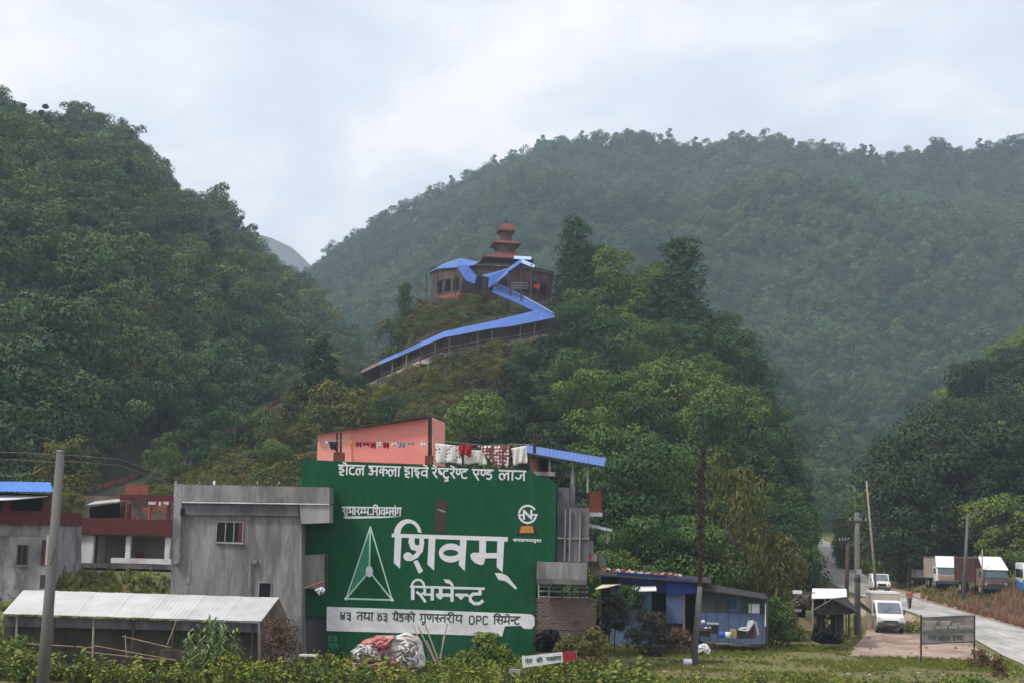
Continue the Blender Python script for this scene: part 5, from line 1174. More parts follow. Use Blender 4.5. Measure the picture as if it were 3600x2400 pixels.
single('white_scrap', MB().wbox(1052, 2300, 1112, 2306, 62, .3), M['plastic_w'], 'thin white strip lying at the foot of the green wall', 'scrap')
single('white_bundle', lump('b', [(1105, 2072), (1130, 2060), (1142, 2066), (1140, 2085), (1120, 2090)], 66.4, .15, '', '', '', 9, n=12, k=5, rough=.02), M['plastic_w'], 'small white bundle on the ledge at the left of the green wall', 'bundle')
single('red_awning_edge', MB().cyl(P(1072, 2066, 66.3), P(1142, 2042, 66.3), .05, n=6), M['brickc'], 'slanting red awning edge at the left of the green wall', 'awning')

# ------------------------------------------------------------------ vine covered pole
vp = empty('vine_pole', (P(2440, 2340, 70).x, 70, 0), 'tall thin pole wrapped in brown vines before the blue shack', 'pole')
Yp = hitg(2440, 2338).y; vp.location = (P(2440, 2340, Yp).x, Yp, G(P(2440, 2340, Yp).x, Yp) - .2)
part('shaft', MB().cyl(P(2438, 2345, Yp), P(2461, 2060, Yp), .18, .13, 12), M['poleconc'], vp, True); part('shaft', MB().cyl(P(2461, 2062, Yp), P(2468, 1590, Yp), .12, .07, 10), M['poledark'], vp, True)
mb = MB(); rr = random.Random(77)
for i in range(1500):
    v = rr.uniform(1560, 1960); sp = 5 + 20 * math.sin((v - 1560) / 400 * math.pi) * rr.random(); p = P(2462 + rr.uniform(-sp, sp) + (8 if v < 1650 else 0), v, Yp + rr.uniform(-.35, .35)); quadleaf(mb, p, (rr.gauss(0, 1), -1, rr.gauss(0, 1)), .07 * rr.uniform(.5, 1.4), .6, rr)
part('vine', mb, M['darkbush'], vp)

# ------------------------------------------------------------------ blue shack and shed
BY = 84.0
bs_o = empty('blue_shack', P(2290, 2250, BY + 2), 'roadside shack with faded blue walls and deep blue upper sheets', 'shack')
part('wall', MB().wbox(2146, 2066, 2290, 2262, BY, .12), M['bluewall'], bs_o)
part('wall', MB().wbox(2342, 2078, 2404, 2190, BY, .12), M['bluedull'], bs_o)
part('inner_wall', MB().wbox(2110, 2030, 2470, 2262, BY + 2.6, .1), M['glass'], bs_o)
part('counter', MB().wbox(2290, 2150, 2404, 2235, BY + .3, .5), M['dkwood'], bs_o)
part('upper_sheet', MB().ppoly([(2170, 2008), (2345, 2022), (2345, 2085), (2170, 2070)], BY - .1, .06), mat('navy_sheet', (.012, .025, .10), (.02, .03, .12), 2, .8), bs_o)
part('upper_sheet', MB().ppoly([(2345, 2030), (2440, 2034), (2450, 2084), (2345, 2088)], BY - .14, .06), M['bluedeep'], bs_o)
part('roof', MB().slab([P(2100, 2018, BY - .5), P(2500, 2046, BY - .5), P(2500, 2028, BY + 4), P(2110, 2000, BY + 4)], .08), M['darkroof'], bs_o)
part('awning', MB().slab([P(2214, 2076, BY - 1.3), P(2308, 2073, BY - 1.3), P(2306, 2058, BY - .15), P(2222, 2060, BY - .15)], .05), M['whitetop'], bs_o)
part('yellow_awning', MB().slab([P(2092, 2068, BY - 1.0), P(2142, 2060, BY - 1.0), P(2184, 2050, BY - .2), P(2120, 2052, BY - .1)], .05), M['ylw'], bs_o)
for u in (2112, 2404, 2448): part('post', MB().cyl(P(u, 2040, BY + .1), P(u, 2256, BY + .1), .07), M['dkwood'] if u != 2404 else M['bamboo'], bs_o)
part('left_dark_opening', MB().wbox(2112, 2085, 2146, 2250, BY + .6, .05), M['glass'], bs_o)
rm = MB().box(-.16, .16, -.1, .1, -.07, .07).mesh('roof_weight', M['rubble']); rm2 = MB().box(-.13, .13, -.1, .1, -.09, .09).mesh('roof_weight', M['brickc']); rm3 = MB().box(-.2, .2, -.05, .05, -.05, .05).mesh('roof_weight', M['white_plaster'])
for i in range(26):
    u = 2125 + i * 10.5; p = P(u, 2000 + (u - 2110) * .07 + R.uniform(-1, 3), BY + 1.2)
    o = bpy.data.objects.new('roof_weight', R.choice([rm, rm2, rm3])); o.location = p; o.rotation_euler = (0, R.uniform(-.4, .4), R.uniform(0, 3)); COL.objects.link(o); tag(o, 'broken brick or plank weighing down the dark shack roof', 'rubble', 'rubble along the shack roof')
sd_o = empty('blue_shed', P(2580, 2270, BY + 1), 'lean to shed with dull blue boards and a white notice', 'shed')
ws_ = part('upper_boards', MB().ppoly([(2462, 2072), (2480, 2076), (2690, 2106), (2690, 2158), (2462, 2152)], BY + .1, .1), M['greydull'], sd_o)
part('lower_boards', MB().ppoly([(2462, 2152), (2690, 2158), (2690, 2262), (2462, 2252)], BY + .05, .1), M['bluedull'], sd_o)
part('blue_panel', MB().wbox(2558, 2096, 2604, 2150, BY + .06, .03), M['bluedull'], sd_o); part('slate_panel', MB().wbox(2560, 2104, 2590, 2138, BY + .03, .02), mat('dark_blue_patch', (.035, .07, .10), rough=.8), sd_o)
part('side_wall', MB().prism([P(2690, 2106, BY + .15), P(2700, 2110, BY + 4), P(2700, 2262, BY + 4), P(2690, 2264, BY + .15)], (.05, 0, 0)), M['greydull'], sd_o)
part('roof', MB().slab([P(2455, 2068, BY - .5), P(2702, 2104, BY - .5), P(2690, 2086, BY + 4), P(2465, 2046, BY + 4)], .07), M['darkroof'], sd_o)
part('notice', MB().wbox(2632, 2121, 2670, 2154, BY + .07, .02), M['plastic_w'], sd_o)
part('corner_trim', MB().wbox(2689, 2120, 2693, 2200, BY - .02, .05), M['whitetop'], sd_o)
for u in (2480, 2520, 2560, 2600, 2640, 2680): part('batten', MB().wbox(u, 2110, u + 2, 2256, BY + .03, .03), M['greydull'], sd_o)
def table(u0, v0, u1, v1, Y, lab, m='zincd'):
    o = empty('table', P((u0 + u1) / 2, v1, Y), lab, 'table'); part('table_top', MB().wbox(u0, v0, u1, v0 + 5, Y, .6), M[m], o)
    for u in (u0 + 2, u1 - 4):
        for d in (.05, .5): part('leg', MB().wbox(u, v0 + 5, u + 3, v1, Y + d, .05), M['dkwood'], o)
    part('side_board', MB().wbox(u0 + 5, v0 + 8, u1 - 5, v1 - 14, Y + .3, .05), M['dkwood'], o); return o
table(2488, 2189, 2528, 2240, BY - 3, 'small table with a pale grey top before the blue shed'); table(2448, 2208, 2500, 2250, BY - 3.4, 'long dark table crowded with pots beside the vine pole', 'dkwood')
for i, (u, v, r, m_, lb) in enumerate(((2456, 2170, 5, 'cloth_w', 'white pot highest on the dark table'), (2472, 2185, 7, 'cloth_w', 'white bag on the dark table'), (2462, 2196, 6, 'truckbr', 'brown pot on the dark table'), (2482, 2208, 5, 'plastic_w', 'white jar at the right edge of the dark table'), (2496, 2206, 5, 'cloth_g', 'grey jar under the pale table'))):
    single('pot', MB().lathe(P(u, v + r, BY - 3.1), [(r * .010, 0), (r * .017, r * .01), (r * .017, r * .022), (r * .009, r * .032)], 10), M[m_], lb, 'pot', smooth=True)
single('blue_bucket', MB().lathe(P(2538, 2240, BY - 3), [(.14, 0), (.19, .32), (.17, .32)], 14), M['plastic_b'], 'blue plastic bucket on the ground before the shed', 'bucket', smooth=True)
single('white_bucket', MB().lathe(P(2558, 2242, BY - 3), [(.15, 0), (.2, .34), (.18, .34)], 14), M['plastic_w'], 'white plastic bucket beside the blue bucket', 'bucket', smooth=True)
single('straw_crate', MB().wbox(2568, 2214, 2590, 2242, BY - 2.8, .4).wbox(2570, 2210, 2588, 2214, BY - 2.75, .3), M['crate'], 'straw coloured crate between the buckets and the dark bench', 'crate')
bn = empty('tipped_bench', P(2630, 2245, BY - 2.6), 'dark bench with a tipped grey sheet leaning against the shed', 'bench')
part('bench_box', MB().wbox(2592, 2210, 2624, 2244, BY - 2.8, .5), M['darkroof'], bn); part('bench_top', MB().slab([P(2594, 2211, BY - 2.9), P(2622, 2216, BY - 2.9), P(2636, 2200, BY - 2.2), P(2604, 2203, BY - 2.2)], .04), M['zincd'], bn)
part('leaning_sheet', MB().prism([P(2622, 2216, BY - 2.9), P(2632, 2216, BY - 2.9), P(2652, 2188, BY - 2.3), P(2648, 2178, BY - 2.2), P(2630, 2180, BY - 2.3)], (0, .05, 0)), M['zincd'], bn)
part('dark_panel', MB().prism([P(2626, 2243, BY - 2.6), P(2660, 2243, BY - 2.6), P(2650, 2188, BY - 2.2), P(2640, 2204, BY - 2.3)], (0, .4, 0)), M['maroon'], bn)
part('leaning_stick', MB().cyl(P(2656, 2184, BY - 2.3), P(2668, 2232, BY - 2.7), .04), M['truckor'], bn)
sl_o = empty('stone_slabs', hitg(2610, 2270), 'pale pinkish slabs laid flat in front of the blue shed', 'slabs')
g = sl_o.location
for i, (x0, x1, y0, y1, h) in enumerate(((-1.6, .4, -.9, .1, .10), (-.9, 1.3, -1.5, -.75, .08), (.2, 1.5, -.4, .8, .12), (-1.9, -.2, .3, 1.2, .07), (-.4, 1.1, .85, 1.5, .05))):
    part('slab', MB().box(x0, x1, y0, y1, 0, h), M['slab'], sl_o, local=True)
gp = hitg(2473, 2303)
single('white_sack', lump('s', [(2447, 2300), (2452, 2275), (2462, 2262), (2482, 2260), (2494, 2270), (2499, 2304), (2486, 2303), (2476, 2286), (2462, 2288), (2455, 2296)], gp.y, .3, '', '', '', 11, rough=.03), spotmat('white_sack_with_dark_patch', (.72, .72, .74), (.06, .06, .07), 1.6, .16), 'crumpled white sack with a dark patch right of the vine pole', 'sack')
g2 = hitg(2416, 2338)
single('paint_drum', MB().cyl(P(2402, 2326, g2.y), P(2432, 2326, g2.y), .16, .16, 16), M['plastic_w'], 'white drum lying on its side left of the vine pole', 'drum', smooth=False)
single('white_tray', MB().box(-.22, .22, -.15, .15, 0, .05), M['plastic_w'], 'small white tray lying in the grass right of the vine pole', 'tray').location = hitg(2486, 2344)
for i, (u, v) in enumerate(((2375, 2232), (2360, 2244), (2390, 2250), (2420, 2240))): single('scrap_block', MB().wbox(u, v, u + 9, v + 10, BY - 2.2, .2), M['white_plaster'], 'pale block lying along the front of the blue shack', 'block', 'pale blocks before the blue shack')
for i in range(60):
    x, y = R.uniform(4, 26), R.uniform(60, 82); s = R.uniform(.03, .10)
    o = single('litter', MB().box(-s, s, -s * .6, s * .6, 0, s * .5), M[R.choice(['plastic_w', 'cloth_w', 'slab', 'tin_rust'])], 'scrap of pale litter in the grass before the shacks', 'litter', 'litter in the grass'); o.location = (x, y, G(x, y) + .02); o.rotation_euler = (0, 0, R.uniform(0, 3))
for i in range(40):
    x = R.uniform(20, 33); y = R.uniform(83, 96); s = R.uniform(.03, .08)
    o = single('stone', MB().lathe((0, 0, 0), [(s, 0), (s * 1.2, s * .5), (s * .5, s)], 6), M['slab'], 'pale stone on the dirt yard beside the road', 'stone', 'stones on the dirt yard'); o.location = (x, y, G(x, y) + .03)

# ------------------------------------------------------------------ roadside huts
h1 = empty('roadside_hut', P(2900, 2200, 92), 'roadside stall with a pale tin sheet roof', 'hut')
part('tin_roof', MB().corr([P(2853, 2103, 92), P(2978, 2101, 92), P(2976, 2069, 95), P(2856, 2067, 95)], n=24), M['whitetop'], h1)
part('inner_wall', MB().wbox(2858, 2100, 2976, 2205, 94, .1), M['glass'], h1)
for u in (2858, 2900, 2970): part('post', MB().cyl(P(u, 2100, 92.2), P(u, 2215, 92.2), .06), M['bamboo'], h1)
h2 = empty('roadside_hut', P(2900, 2220, 89), 'dark wooden hut with a low sloping plank roof', 'hut')
part('roof', MB().corr([P(2850, 2148, 87), P(2925, 2104, 87), P(2975, 2096, 91), P(2880, 2140, 91)], n=12), M['zincd'], h2)
part('roof', MB().slab([P(2925, 2102, 87), P(3016, 2150, 87), P(3012, 2140, 91), P(2975, 2096, 91)], .06), M['darkroof'], h2)
part('front_gable', MB().ppoly([(2866, 2146), (2925, 2106), (3010, 2150), (2990, 2158), (2876, 2160)], 87.4, .1), M['dkwood'], h2)
for u in (2884, 2900, 2912, 2936, 2950): part('plank', MB().wbox(u, 2130, u + 9, 2232, 88.2, .05), M['dkwood'] if u % 3 else M['wood'], h2)
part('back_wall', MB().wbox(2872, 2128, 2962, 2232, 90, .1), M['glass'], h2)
for u in (2870, 2962, 2985): part('post', MB().cyl(P(u, 2140, 88), P(u, 2236, 88), .06), M['dkwood'], h2)
for i, (u, v) in enumerate(((2905, 2152), (2900, 2172), (2912, 2178), (2903, 2190))): single('snack_packet', MB().wbox(u, v, u + 8, v + 14, 88.0, .08), M['crate'] if i % 2 else M['ylw'], 'yellowish packet hanging in the opening of the plank roofed hut', 'packet', 'packets hanging in the hut')
h3 = empty('roadside_hut', P(2810, 2220, 94), 'grey brown hut with a bulging thatch roof left of the tin roofed stall', 'hut')
part('roof', lump('t', [(2780, 2140), (2785, 2105), (2810, 2088), (2850, 2088), (2853, 2125), (2850, 2145), (2815, 2138)], 93.5, 1.0, '', '', '', 21, rough=.05), M['tin_rust'], h3)
part('wall', MB().wbox(2786, 2170, 2866, 2215, 93, .1), M['crate'], h3); part('dark_opening', MB().wbox(2788, 2134, 2832, 2170, 93.4, .1), M['glass'], h3); part('white_board', MB().wbox(2788, 2138, 2818, 2149, 92.9, .04), M['cloth_w'], h3)
part('upper_sheet', MB().wbox(2790, 2074, 2820, 2086, 92.5, .3), M['whitetop'], h3); part('upper_sheet', MB().wbox(2770, 2080, 2866, 2090, 93.5, 1), M['dkwood'], h3)
single('black_mound', lump('b', [(2862, 2190), (2885, 2212), (2915, 2225), (2955, 2222), (2970, 2240), (2960, 2262), (2890, 2262), (2850, 2250)], 86.5, .5, '', '', '', 23, rough=.05), M['nearblack'], 'dark tarpaulin covered pile before the plank roofed hut', 'tarpaulin')
fn = empty('plank_fence', P(3030, 2215, 93), 'pale plank fence between the utility pole and the white van', 'fence')
for i in range(11): part('plank', MB().wbox(3000 + i * 7.5, 2160 + R.randint(-4, 5), 3006 + i * 7.5, 2212, 93, .04), M['bamboo'] if i % 3 else M['wood'], fn)
single('leaning_umbrella', MB().slab([P(3024, 2110, 93), P(3062, 2140, 93), P(3064, 2156, 94), P(3020, 2126, 94)], .05), M['crate'], 'olive awning sheet beside the utility pole', 'awning')

# ------------------------------------------------------------------ poles and wires on the right
def upole(name, u0, v0, u1, v1, Y, r0, r1, m, lab, arms=()):
    base = P(u1, v1, Y); o = empty(name, (base.x, Y, base.z - .2), lab, 'pole'); part('shaft', MB().cyl((base.x, Y, base.z - .3), P(u0, v0, Y), r0, r1, 10), M[m], o, True)
    for (a, b, c, d) in arms:
        ar = part('crossarm', MB().cyl(P(a, b, Y - .15), P(c, d, Y - .15), .06, n=6), M['dkwood'], o)
        for f in (.05, .35, .65, .95):
            q = P(lerp(a, c, f), lerp(b, d, f), Y - .15); part('insulator', MB().cyl(q, q + Vector((0, 0, .22)), .05, .03, 6), M['framel'], ar)
    return o
u1_ = upole('utility_pole', 3013, 1800, 3015, 2214, 92, .20, .16, 'poleconc', 'thick grey utility pole with crossarm beside the huts', [(2985, 1829, 3047, 1832)])
part('meter_box', MB().wbox(3014, 2000, 3030, 2018, 91.6, .15), M['framel'], u1_)
for v in (2030, 2038): part('clamp', MB().cyl(P(3014, v, 92), P(3014, v + 6, 92), .22, n=12), M['dkwood'], u1_)
upole('utility_pole', 2981, 1898, 2975, 2110, 100, .14, .14, 'poledark', 'slim dark pole with a flat top just left of the grey utility pole', [(2950, 1900, 2984, 1898)])
upole('utility_pole', 3046, 1690, 3082, 2085, 128, .12, .08, 'bamboo', 'very thin leaning pale pole above the jeep')
upole('utility_pole', 3403, 1805, 3386, 2090, 122, .17, .10, 'poleconc', 'tall grey pole standing before the trucks')
upole('utility_pole', 3453, 1930, 3453, 2080, 124, .08, .05, 'bamboo', 'short thin pole before the maroon truck')
def wire(a, b, sag, lab):
    mb = MB(); n = 14; ps = [a.lerp(b, i / n) - Vector((0, 0, sag * 4 * (i / n) * (1 - i / n))) for i in range(n + 1)]; mb.path(ps, .012, n=4); single('overhead_wire', mb, M['dkwood'], lab, 'wire', 'overhead wires on the right')
wa = P(3016, 1831, 91.8); wire(wa, P(3403, 1812, 122), 1.0, 'thin overhead wire strung between roadside poles'); wire(P(3044, 1831, 91.8), P(3760, 1800, 100), 1.2, 'thin overhead wire strung between roadside poles'); wire(P(2990, 1830, 91.8), P(2468, 1740, Yp), 1.2, 'thin overhead wire strung between roadside poles')
for k_ in range(3):
    wire(P(2990 + k_ * 18, 1826, 91.8), P(2981, 1899, 100), .3, 'short overhead wire between the two poles beside the huts'); wire(P(2975, 1899, 100), P(3046, 1745 + k_ * 6, 128), .8, 'thin overhead wire strung between roadside poles')
    wire(P(3403, 1815 + k_ * 8, 122), P(3900, 1700 + k_ * 8, 90), 1.5, 'thin overhead wire strung between roadside poles')
for dv in (0, 26): single('overhead_wire', MB().path([P(213, 1600 + dv, 36), P(90, 1590 + dv, 34), P(-60, 1586 + dv, 31)], .006, n=4), M['conc_l'], 'thin cable running left from the concrete pole', 'wire', 'cables of the left pole')
for dv in (0, 22): single('overhead_wire', MB().path([P(213, 1596 + dv, 36), P(420, 1612 + dv, 46), P(640, 1690 + dv, 64)], .006, n=4), M['conc_l'], 'thin cable running from the concrete pole to the grey house', 'wire', 'cables from the left pole to the house')

# ------------------------------------------------------------------ signboard
by = hitg(3240, 2333).y
sg = empty('signboard', P(3332, 2333, by), 'weathered grey signboard on two posts beside the road', 'signboard')
part('panel', MB().ppoly([(3240, 2176), (3250, 2168), (3415, 2160), (3427, 2168), (3427, 2252), (3242, 2262)], by, .05), M['board'], sg)
for (a, b, c, d) in ((3238, 2160, 3238, 2340), (3426, 2162, 3425, 2322)): part('post', MB().cyl(P(a, b, by + .03), P(c, d, by + .03), .05), M['post'], sg)
part('top_rail', MB().cyl(P(3240, 2174, by + .03), P(3426, 2164, by + .03), .035), M['post'], sg); part('bottom_rail', MB().cyl(P(3240, 2262, by + .03), P(3426, 2253, by + .03), .035), M['post'], sg)
mb = MB()
for (u0, u1) in ((3246, 3296), (3304, 3340), (3344, 3376)): mb.ppoly([(u0, 2182), (u1, 2180), (u1, 2184), (u0, 2186)], by - .012, .006); 
word(mb, ['ga', 'ta', 'aa', 'ra'], 3252, 2186, 3290, 2185, 13, 2.5, by); word(mb, ['sa', 'ma', 'ka'], 3306, 2185, 3340, 2184, 13, 2.5, by); word(mb, ['va', 'na', 'ta'] if 'na' in GL else ['va', 'ta'], 3348, 2184, 3374, 2183, 13, 2.5, by)
for (u0, u1) in ((3250, 3285), (3291, 3330), (3336, 3366), (3372, 3414)): word(mb, R.sample(['ga', 'ta', 'ra', 'ma', 'sa', 'ka', 'la', 'va', 'ya'], 3), u0, 2204 - (u0 - 3250) * .05, u1, 2204 - (u1 - 3250) * .05, 9, 2, by)
part('faded_lettering', mb, M['fadedw'], sg)
mb = MB(); mb.ppoly([(3243, 2218), (3424, 2209), (3424, 2221), (3243, 2230)], by - .008, .005)
part('dark_stripe', mb, mat('dull_green_stripe', (.10, .11, .10), rough=.9), sg)
for k_, (u0, u1) in enumerate(((3262, 3292), (3298, 3322), (3326, 3342), (3350, 3384))):
    mb = MB(); word(mb, [['ga', 'ta'], ['5', '3'], ['4'], ['ha', 'ra', 'va']][k_], u0, 2234, u1, 2233, 15, 3.4, by, k_ in (0, 3)); part('dark_word', mb, M['letterg'], sg)

# ------------------------------------------------------------------ vehicles (built facing -Y, origin on the ground)
def wheel(par, x, y, r, w_=.2):
    o = part('wheel', MB().cyl((x - w_ / 2, y, r), (x + w_ / 2, y, r), r, r, 18), M['tyre'], par, local=True)
    part('rim', MB().cyl((x - w_ / 2 - .01, y, r), (x + w_ / 2 + .01, y, r), r * .55, r * .55, 12), M['framel'], o, local=True); return o
def sideprism(prof, x0, x1): return MB().prism([(x0, y, z) for y, z in prof], (x1 - x0, 0, 0))
def bevel(o, w_=.05, s=2): b = o.modifiers.new('bevel', 'BEVEL'); b.width = w_; b.segments = s; b.limit_method = 'ANGLE'; return o
def vehicle(name, loc, rz, label, cat, sc=1):
    o = empty(name, loc, label, cat, None, rz); o.scale = (sc, sc, sc); return o
vl = hitg(3115, 2218); vn = vehicle('van', vl, rad(-7), 'white delivery van with a canvas covered rear parked on the dirt yard', 'van', 1.0)
bevel(part('body', sideprism([(-2.35, .42), (-2.42, .72), (-2.34, 1.08), (-1.85, 1.28), (-1.25, 2.0), (-.95, 2.1), (.2, 2.12), (.2, .42)], -.9, .9), M['carwhite'], vn, local=True), .09, 3)
q = lambda y0, z0, y1, z1, x: [(-x, y0, z0), (x, y0, z0), (x * .93, y1, z1), (-x * .93, y1, z1)]
part('windscreen', MB().prism(q(-1.86, 1.30, -1.29, 1.99, .80), (0, -.03, .015)), M['wind'], vn, local=True)
for s in (-1, 1):
    part('headlight', MB().prism([(s * .88, -2.40, .78), (s * .55, -2.46, .80), (s * .58, -2.40, .98), (s * .86, -2.30, 1.08)], (0, -.04, 0)), M['lamp'], vn, local=True)
    part('side_window', MB().prism([(s * .905, -1.6, 1.3), (s * .905, -.5, 1.3), (s * .905, -.5, 1.9), (s * .905, -1.2, 1.9)], (s * .01, 0, 0)), M['wind'], vn, local=True)
    mo = part('mirror', MB().box(s * 1.0 - .06, s * 1.0 + .06, -1.75, -1.6, 1.25, 1.55), M['cargrey'], vn, local=True)
    part('door_handle', MB().box(s * .91 - .01, s * .91 + .01, -.6, -.45, 1.1, 1.14), M['cargrey'], vn, local=True)
part('grille', MB().box(-.5, .5, -2.47, -2.40, .74, .84), M['tyre'], vn, local=True); part('bumper', MB().box(-.9, .9, -2.52, -2.38, .36, .70), M['cargrey'], vn, local=True); part('number_plate', MB().box(-.28, .28, -2.54, -2.525, .52, .66), M['truckbr'], vn, local=True)
part('lower_intake', MB().box(-.55, .55, -2.53, -2.525, .40, .50), M['tyre'], vn, local=True)
part('cargo_box', MB().box(-1.0, 1.0, .22, 3.0, .55, 2.62), M['canvas'], vn, local=True); part('cargo_rim', MB().box(-1.03, 1.03, .18, 3.03, 2.55, 2.68), M['cloth_w'], vn, local=True)
for s in (-1, 1):
    for y in (-1.55, 1.9): wheel(vn, s * .82, y, .34)
part('wiper', MB().cyl((-.4, -1.93, 1.30), (.15, -1.62, 1.66), .012, n=4), M['tyre'], vn, local=True)
# jeep
jl = hitg(3092, 2083); jp = vehicle('jeep', jl, rad(-8), 'white jeep driving towards the camera behind the van', 'car')
bevel(part('body', sideprism([(-2.2, .5), (-2.25, .85), (-2.15, 1.12), (-1.1, 1.22), (-.6, 1.9), (1.8, 1.9), (1.9, .5)], -.85, .85), M['carwhite'], jp, local=True), .08, 2)
part('windscreen', MB().prism(q(-1.12, 1.26, -.66, 1.84, .74), (0, -.03, .01)), M['wind'], jp, local=True)
part('grille', MB().box(-.4, .4, -2.28, -2.2, .74, .98), M['tyre'], jp, local=True); part('bumper', MB().box(-.86, .86, -2.38, -2.22, .42, .66), M['cargrey'], jp, local=True)
for s in (-1, 1):
    part('headlight', MB().cyl((s * .62, -2.2, .9), (s * .62, -2.29, .9), .11, .11, 12), M['lamp'], jp, local=True); part('mirror', MB().box(s * .95 - .05, s * .95 + .05, -.95, -.85, 1.25, 1.45), M['cargrey'], jp, local=True)
    for y in (-1.45, 1.2): wheel(jp, s * .74, y, .36)
part('roof_rack', MB().box(-.6, .6, -.3, 1.4, 1.93, 2.0), M['cargrey'], jp, local=True)
# trucks
def truck(u, v, rz, sc, body, front, visor, glass, lab, low):
    l_ = hitg(u, v); t = vehicle('truck', l_, rz, lab, 'truck', sc)
    part('cargo_body', MB().box(-1.25, 1.25, -.6, 5.2, 1.1, 3.25), M[body], t, local=True)
    for i in range(9):
        for s in (-1, 1): part('cargo_rib', MB().box(s * 1.27 - .04, s * 1.27 + .04, -.5 + i * .66, -.4 + i * .66, 1.1, 3.2), M[body], t, local=True)
    part('cargo_rail', MB().box(-1.3, 1.3, -.66, 5.25, 3.25, 3.35), M['truckbr'], t, local=True)
    bevel(part('cab', sideprism([(-2.4, .75), (-2.45, 1.5), (-2.35, 2.25), (-2.2, 2.35), (-.7, 2.35), (-.7, .75)], -1.18, 1.18), M[front], t, local=True), .06, 2)
    part('windscreen', MB().prism([(-1.02, -2.47, 1.55), (1.02, -2.47, 1.55), (.98, -2.38, 2.2), (-.98, -2.38, 2.2)], (0, -.02, 0)), M[glass], t, local=True)
    part('visor_board', MB().prism([(-1.2, -2.5, 2.28), (1.2, -2.5, 2.28), (1.02, -1.0, 3.45), (-1.02, -1.0, 3.45)], (0, .06, -.06)), M[visor], t, local=True)
    part('front_panel', MB().box(-1.0, 1.0, -2.50, -2.44, 1.0, 1.45), M[low], t, local=True); part('bumper', MB().box(-1.2, 1.2, -2.62, -2.42, .55, .85), M['cargrey'], t, local=True)
    for s in (-1, 1):
        part('headlight', MB().cyl((s * .92, -2.42, 1.0), (s * .92, -2.53, 1.0), .12, .12, 12), M['lamp'], t, local=True); part('mirror', MB().box(s * 1.35 - .08, s * 1.35 + .08, -2.4, -2.3, 1.6, 2.1), M['cargrey'], t, local=True)
        for y in (-1.6, 2.6, 3.8): wheel(t, s * 1.02, y, .5, .3)
        part('side_window', MB().box(s * 1.185 - .01, s * 1.185 + .01, -2.1, -1.1, 1.6, 2.15), M[glass], t, local=True)
    return t
truck(3318, 2068, rad(-7), .88, 'canvas', 'carwhite', 'carwhite', 'windt', 'white fronted truck with an orange panel parked on the field edge', 'truckor')
truck(3468, 2088, rad(1), .95, 'maroon', 'truckbr', 'carwhite', 'windt', 'maroon cargo truck with a white sloping visor parked on the field edge', 'truckbr')
# water tanker box and bus
tk = hitg(3235, 2056); tb = vehicle('small_trailer', (tk.x, tk.y, tk.z), rad(5), 'small pale box trailer left of the white fronted truck', 'trailer')
part('box', MB().box(-.75, .75, -.8, 1.2, .8, 1.65), M['framel'], tb, local=True); part('axle_frame', MB().box(-.6, .6, -.6, 1, .55, .8), M['dkwood'], tb, local=True)
for s in (-1, 1): wheel(tb, s * .7, .2, .35)
bl_ = hitg(3598, 2088); bs2 = vehicle('bus', (bl_.x + .95, bl_.y, bl_.z), rad(-14), 'white bus with a blue lower side cut by the right edge', 'bus', .95)
bevel(part('body', sideprism([(-3, .4), (-3.1, 1.2), (-2.95, 2.3), (-2.6, 2.75), (4, 2.75), (4, .4)], -1.2, 1.2), M['carwhite'], bs2, local=True), .15, 3)
part('blue_skirt', MB().prism([(-1.215, -3.0, .42), (-1.215, 4, .42), (-1.215, 4, 1.3), (-1.215, -1.5, 1.0), (-1.215, -3.05, 1.35)], (.01, 0, 0)), M['busblue'], bs2, local=True)
part('blue_front', MB().prism([(-1.15, -3.07, .5), (1.15, -3.07, .5), (1.15, -3.13, 1.0), (-.4, -3.13, .8), (-1.15, -3.14, 1.25)], (0, -.015, 0)), M['busblue'], bs2, local=True)
part('windscreen', MB().prism([(-1.0, -3.08, 1.45), (1.0, -3.08, 1.45), (.98, -2.97, 2.3), (-.98, -2.97, 2.3)], (0, -.03, 0)), M['wind'], bs2, local=True)
for i in range(5): part('side_window', MB().box(-1.22, -1.205, -2.4 + i * 1.2, -1.4 + i * 1.2, 1.45, 2.2), M['glass'], bs2, local=True)
for s in (-1, 1):
    for y in (-2, 2.6): wheel(bs2, s * 1.05, y, .46, .28)
# roadside heap behind the jeep and the far shed
fs = empty('far_shed', spur.pt(A(2886, 1650), .15), 'long pale roofed shed on the valley floor before the far mountain', 'shed')
Yf = spur.hit(2886, 1668).y - 1; part('roof', MB().slab([P(2840, 1650, Yf), P(2932, 1652, Yf), P(2930, 1640, Yf + 5), P(2842, 1638, Yf + 5)], .15), M['zinc'], fs); part('wall', MB().wbox(2843, 1650, 2926, 1672, Yf + .5, 4), M['conc_d'], fs)
print('FAR', Yf)

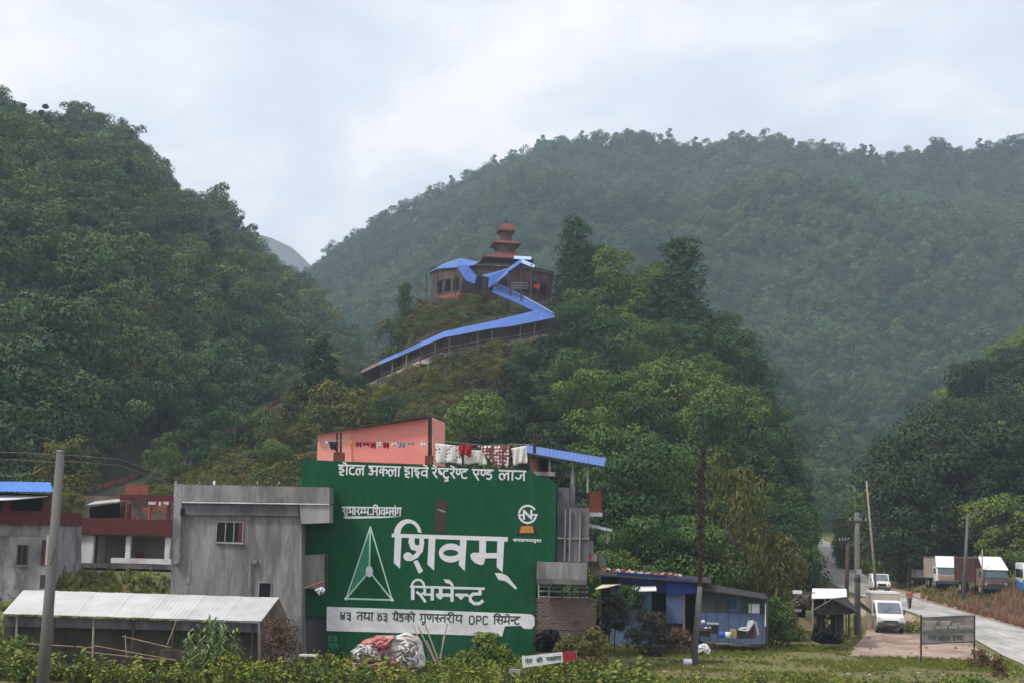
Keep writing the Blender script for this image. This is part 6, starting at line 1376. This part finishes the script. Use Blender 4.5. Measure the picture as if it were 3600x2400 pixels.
# ------------------------------------------------------------------ person by the road
def person(loc, lab):
    J = {'pel': (0, 0, .95), 'ch': (0, .01, 1.25), 'nk': (0, 0, 1.45), 'hd': (0, -.02, 1.6), 'ht': (0, -.02, 1.7)}
    V = [(0, 0, .95), (0, 0, 1.15), (0, 0, 1.36), (0, 0, 1.47), (0, -.02, 1.57), (0, -.02, 1.67), (-.1, 0, .88), (-.11, -.08, .48), (-.12, .02, .06), (-.12, -.14, .03), (.1, 0, .88), (.12, .06, .48), (.13, .16, .06), (.13, .02, .03),
         (-.19, 0, 1.38), (-.25, .05, 1.1), (-.25, -.08, .88), (-.25, -.12, .80), (.19, 0, 1.38), (.25, -.03, 1.1), (.25, .05, .88), (.25, .06, .80)]
    E = [(0, 1), (1, 2), (2, 3), (3, 4), (4, 5), (0, 6), (6, 7), (7, 8), (8, 9), (0, 10), (10, 11), (11, 12), (12, 13), (2, 14), (14, 15), (15, 16), (16, 17), (2, 18), (18, 19), (19, 20), (20, 21)]
    rd = [.14, .13, .13, .055, .10, .07, .09, .065, .045, .035, .09, .065, .045, .035, .06, .045, .035, .03, .06, .045, .035, .03]
    me = bpy.data.meshes.new('body'); me.from_pydata(V, E, []); me.materials.append(M['skin']); me.materials.append(M['shirt']); me.materials.append(M['trouser'])
    o = bpy.data.objects.new('body', me); COL.objects.link(o); o.modifiers.new('skin', 'SKIN')
    for i, s in enumerate(me.skin_vertices[0].data): s.radius = (rd[i], rd[i] * .8); s.use_root = i == 0
    o.modifiers.new('smooth', 'SUBSURF').levels = 1; o.modifiers['smooth'].render_levels = 1
    rt_ = empty('person', loc, lab, 'person', None, rad(10)); o.parent = rt_
    def cloth(nm, z0, z1, m, prof, sx=1):
        part(nm, MB().lathe((0, 0, 0), prof, 12, 0, 1, .72), M[m], rt_, True, True)
    cloth('shirt', 0, 0, 'shirt', [(.19, .85), (.17, 1.05), (.19, 1.3), (.17, 1.42), (.07, 1.47)]); cloth('trousers', 0, 0, 'trouser', [(.12, .12), (.17, .5), (.19, .88), (.17, .95)])
    for s in (-1, 1): part('sleeve', MB().cyl((s * .18, 0, 1.40), (s * .26, .03, 1.12), .07, .06, 8), M['shirt'], rt_, True, True)
    part('hair', MB().lathe((0, -.01, 1.6), [(.10, 0), (.115, .06), (.08, .14), (.02, .165)], 10), M['black'], rt_, True, True)
pp = hitg(3198, 2142); person(pp, 'person in a rust red shirt standing at the roadside behind the van')

# roadside weeds, kerb stones and far field patch already stand; air last ------------------------------------------------------------
hm = bpy.data.materials.new('haze_air'); hm.use_nodes = True; t = hm.node_tree; t.nodes.clear(); oo = t.nodes.new('ShaderNodeOutputMaterial'); pv = t.nodes.new('ShaderNodeVolumePrincipled')
pv.inputs['Density'].default_value = HAZE; pv.inputs['Color'].default_value = (.70, .82, 1.0, 1); pv.inputs['Anisotropy'].default_value = .2
t.links.new(pv.outputs[0], oo.inputs['Volume'])
tag(part('haze', MB().box(-3200, 3200, -400, 5200, -3, 420), hm, None), 'pale bluish haze filling the valley air', 'haze', kind='stuff')
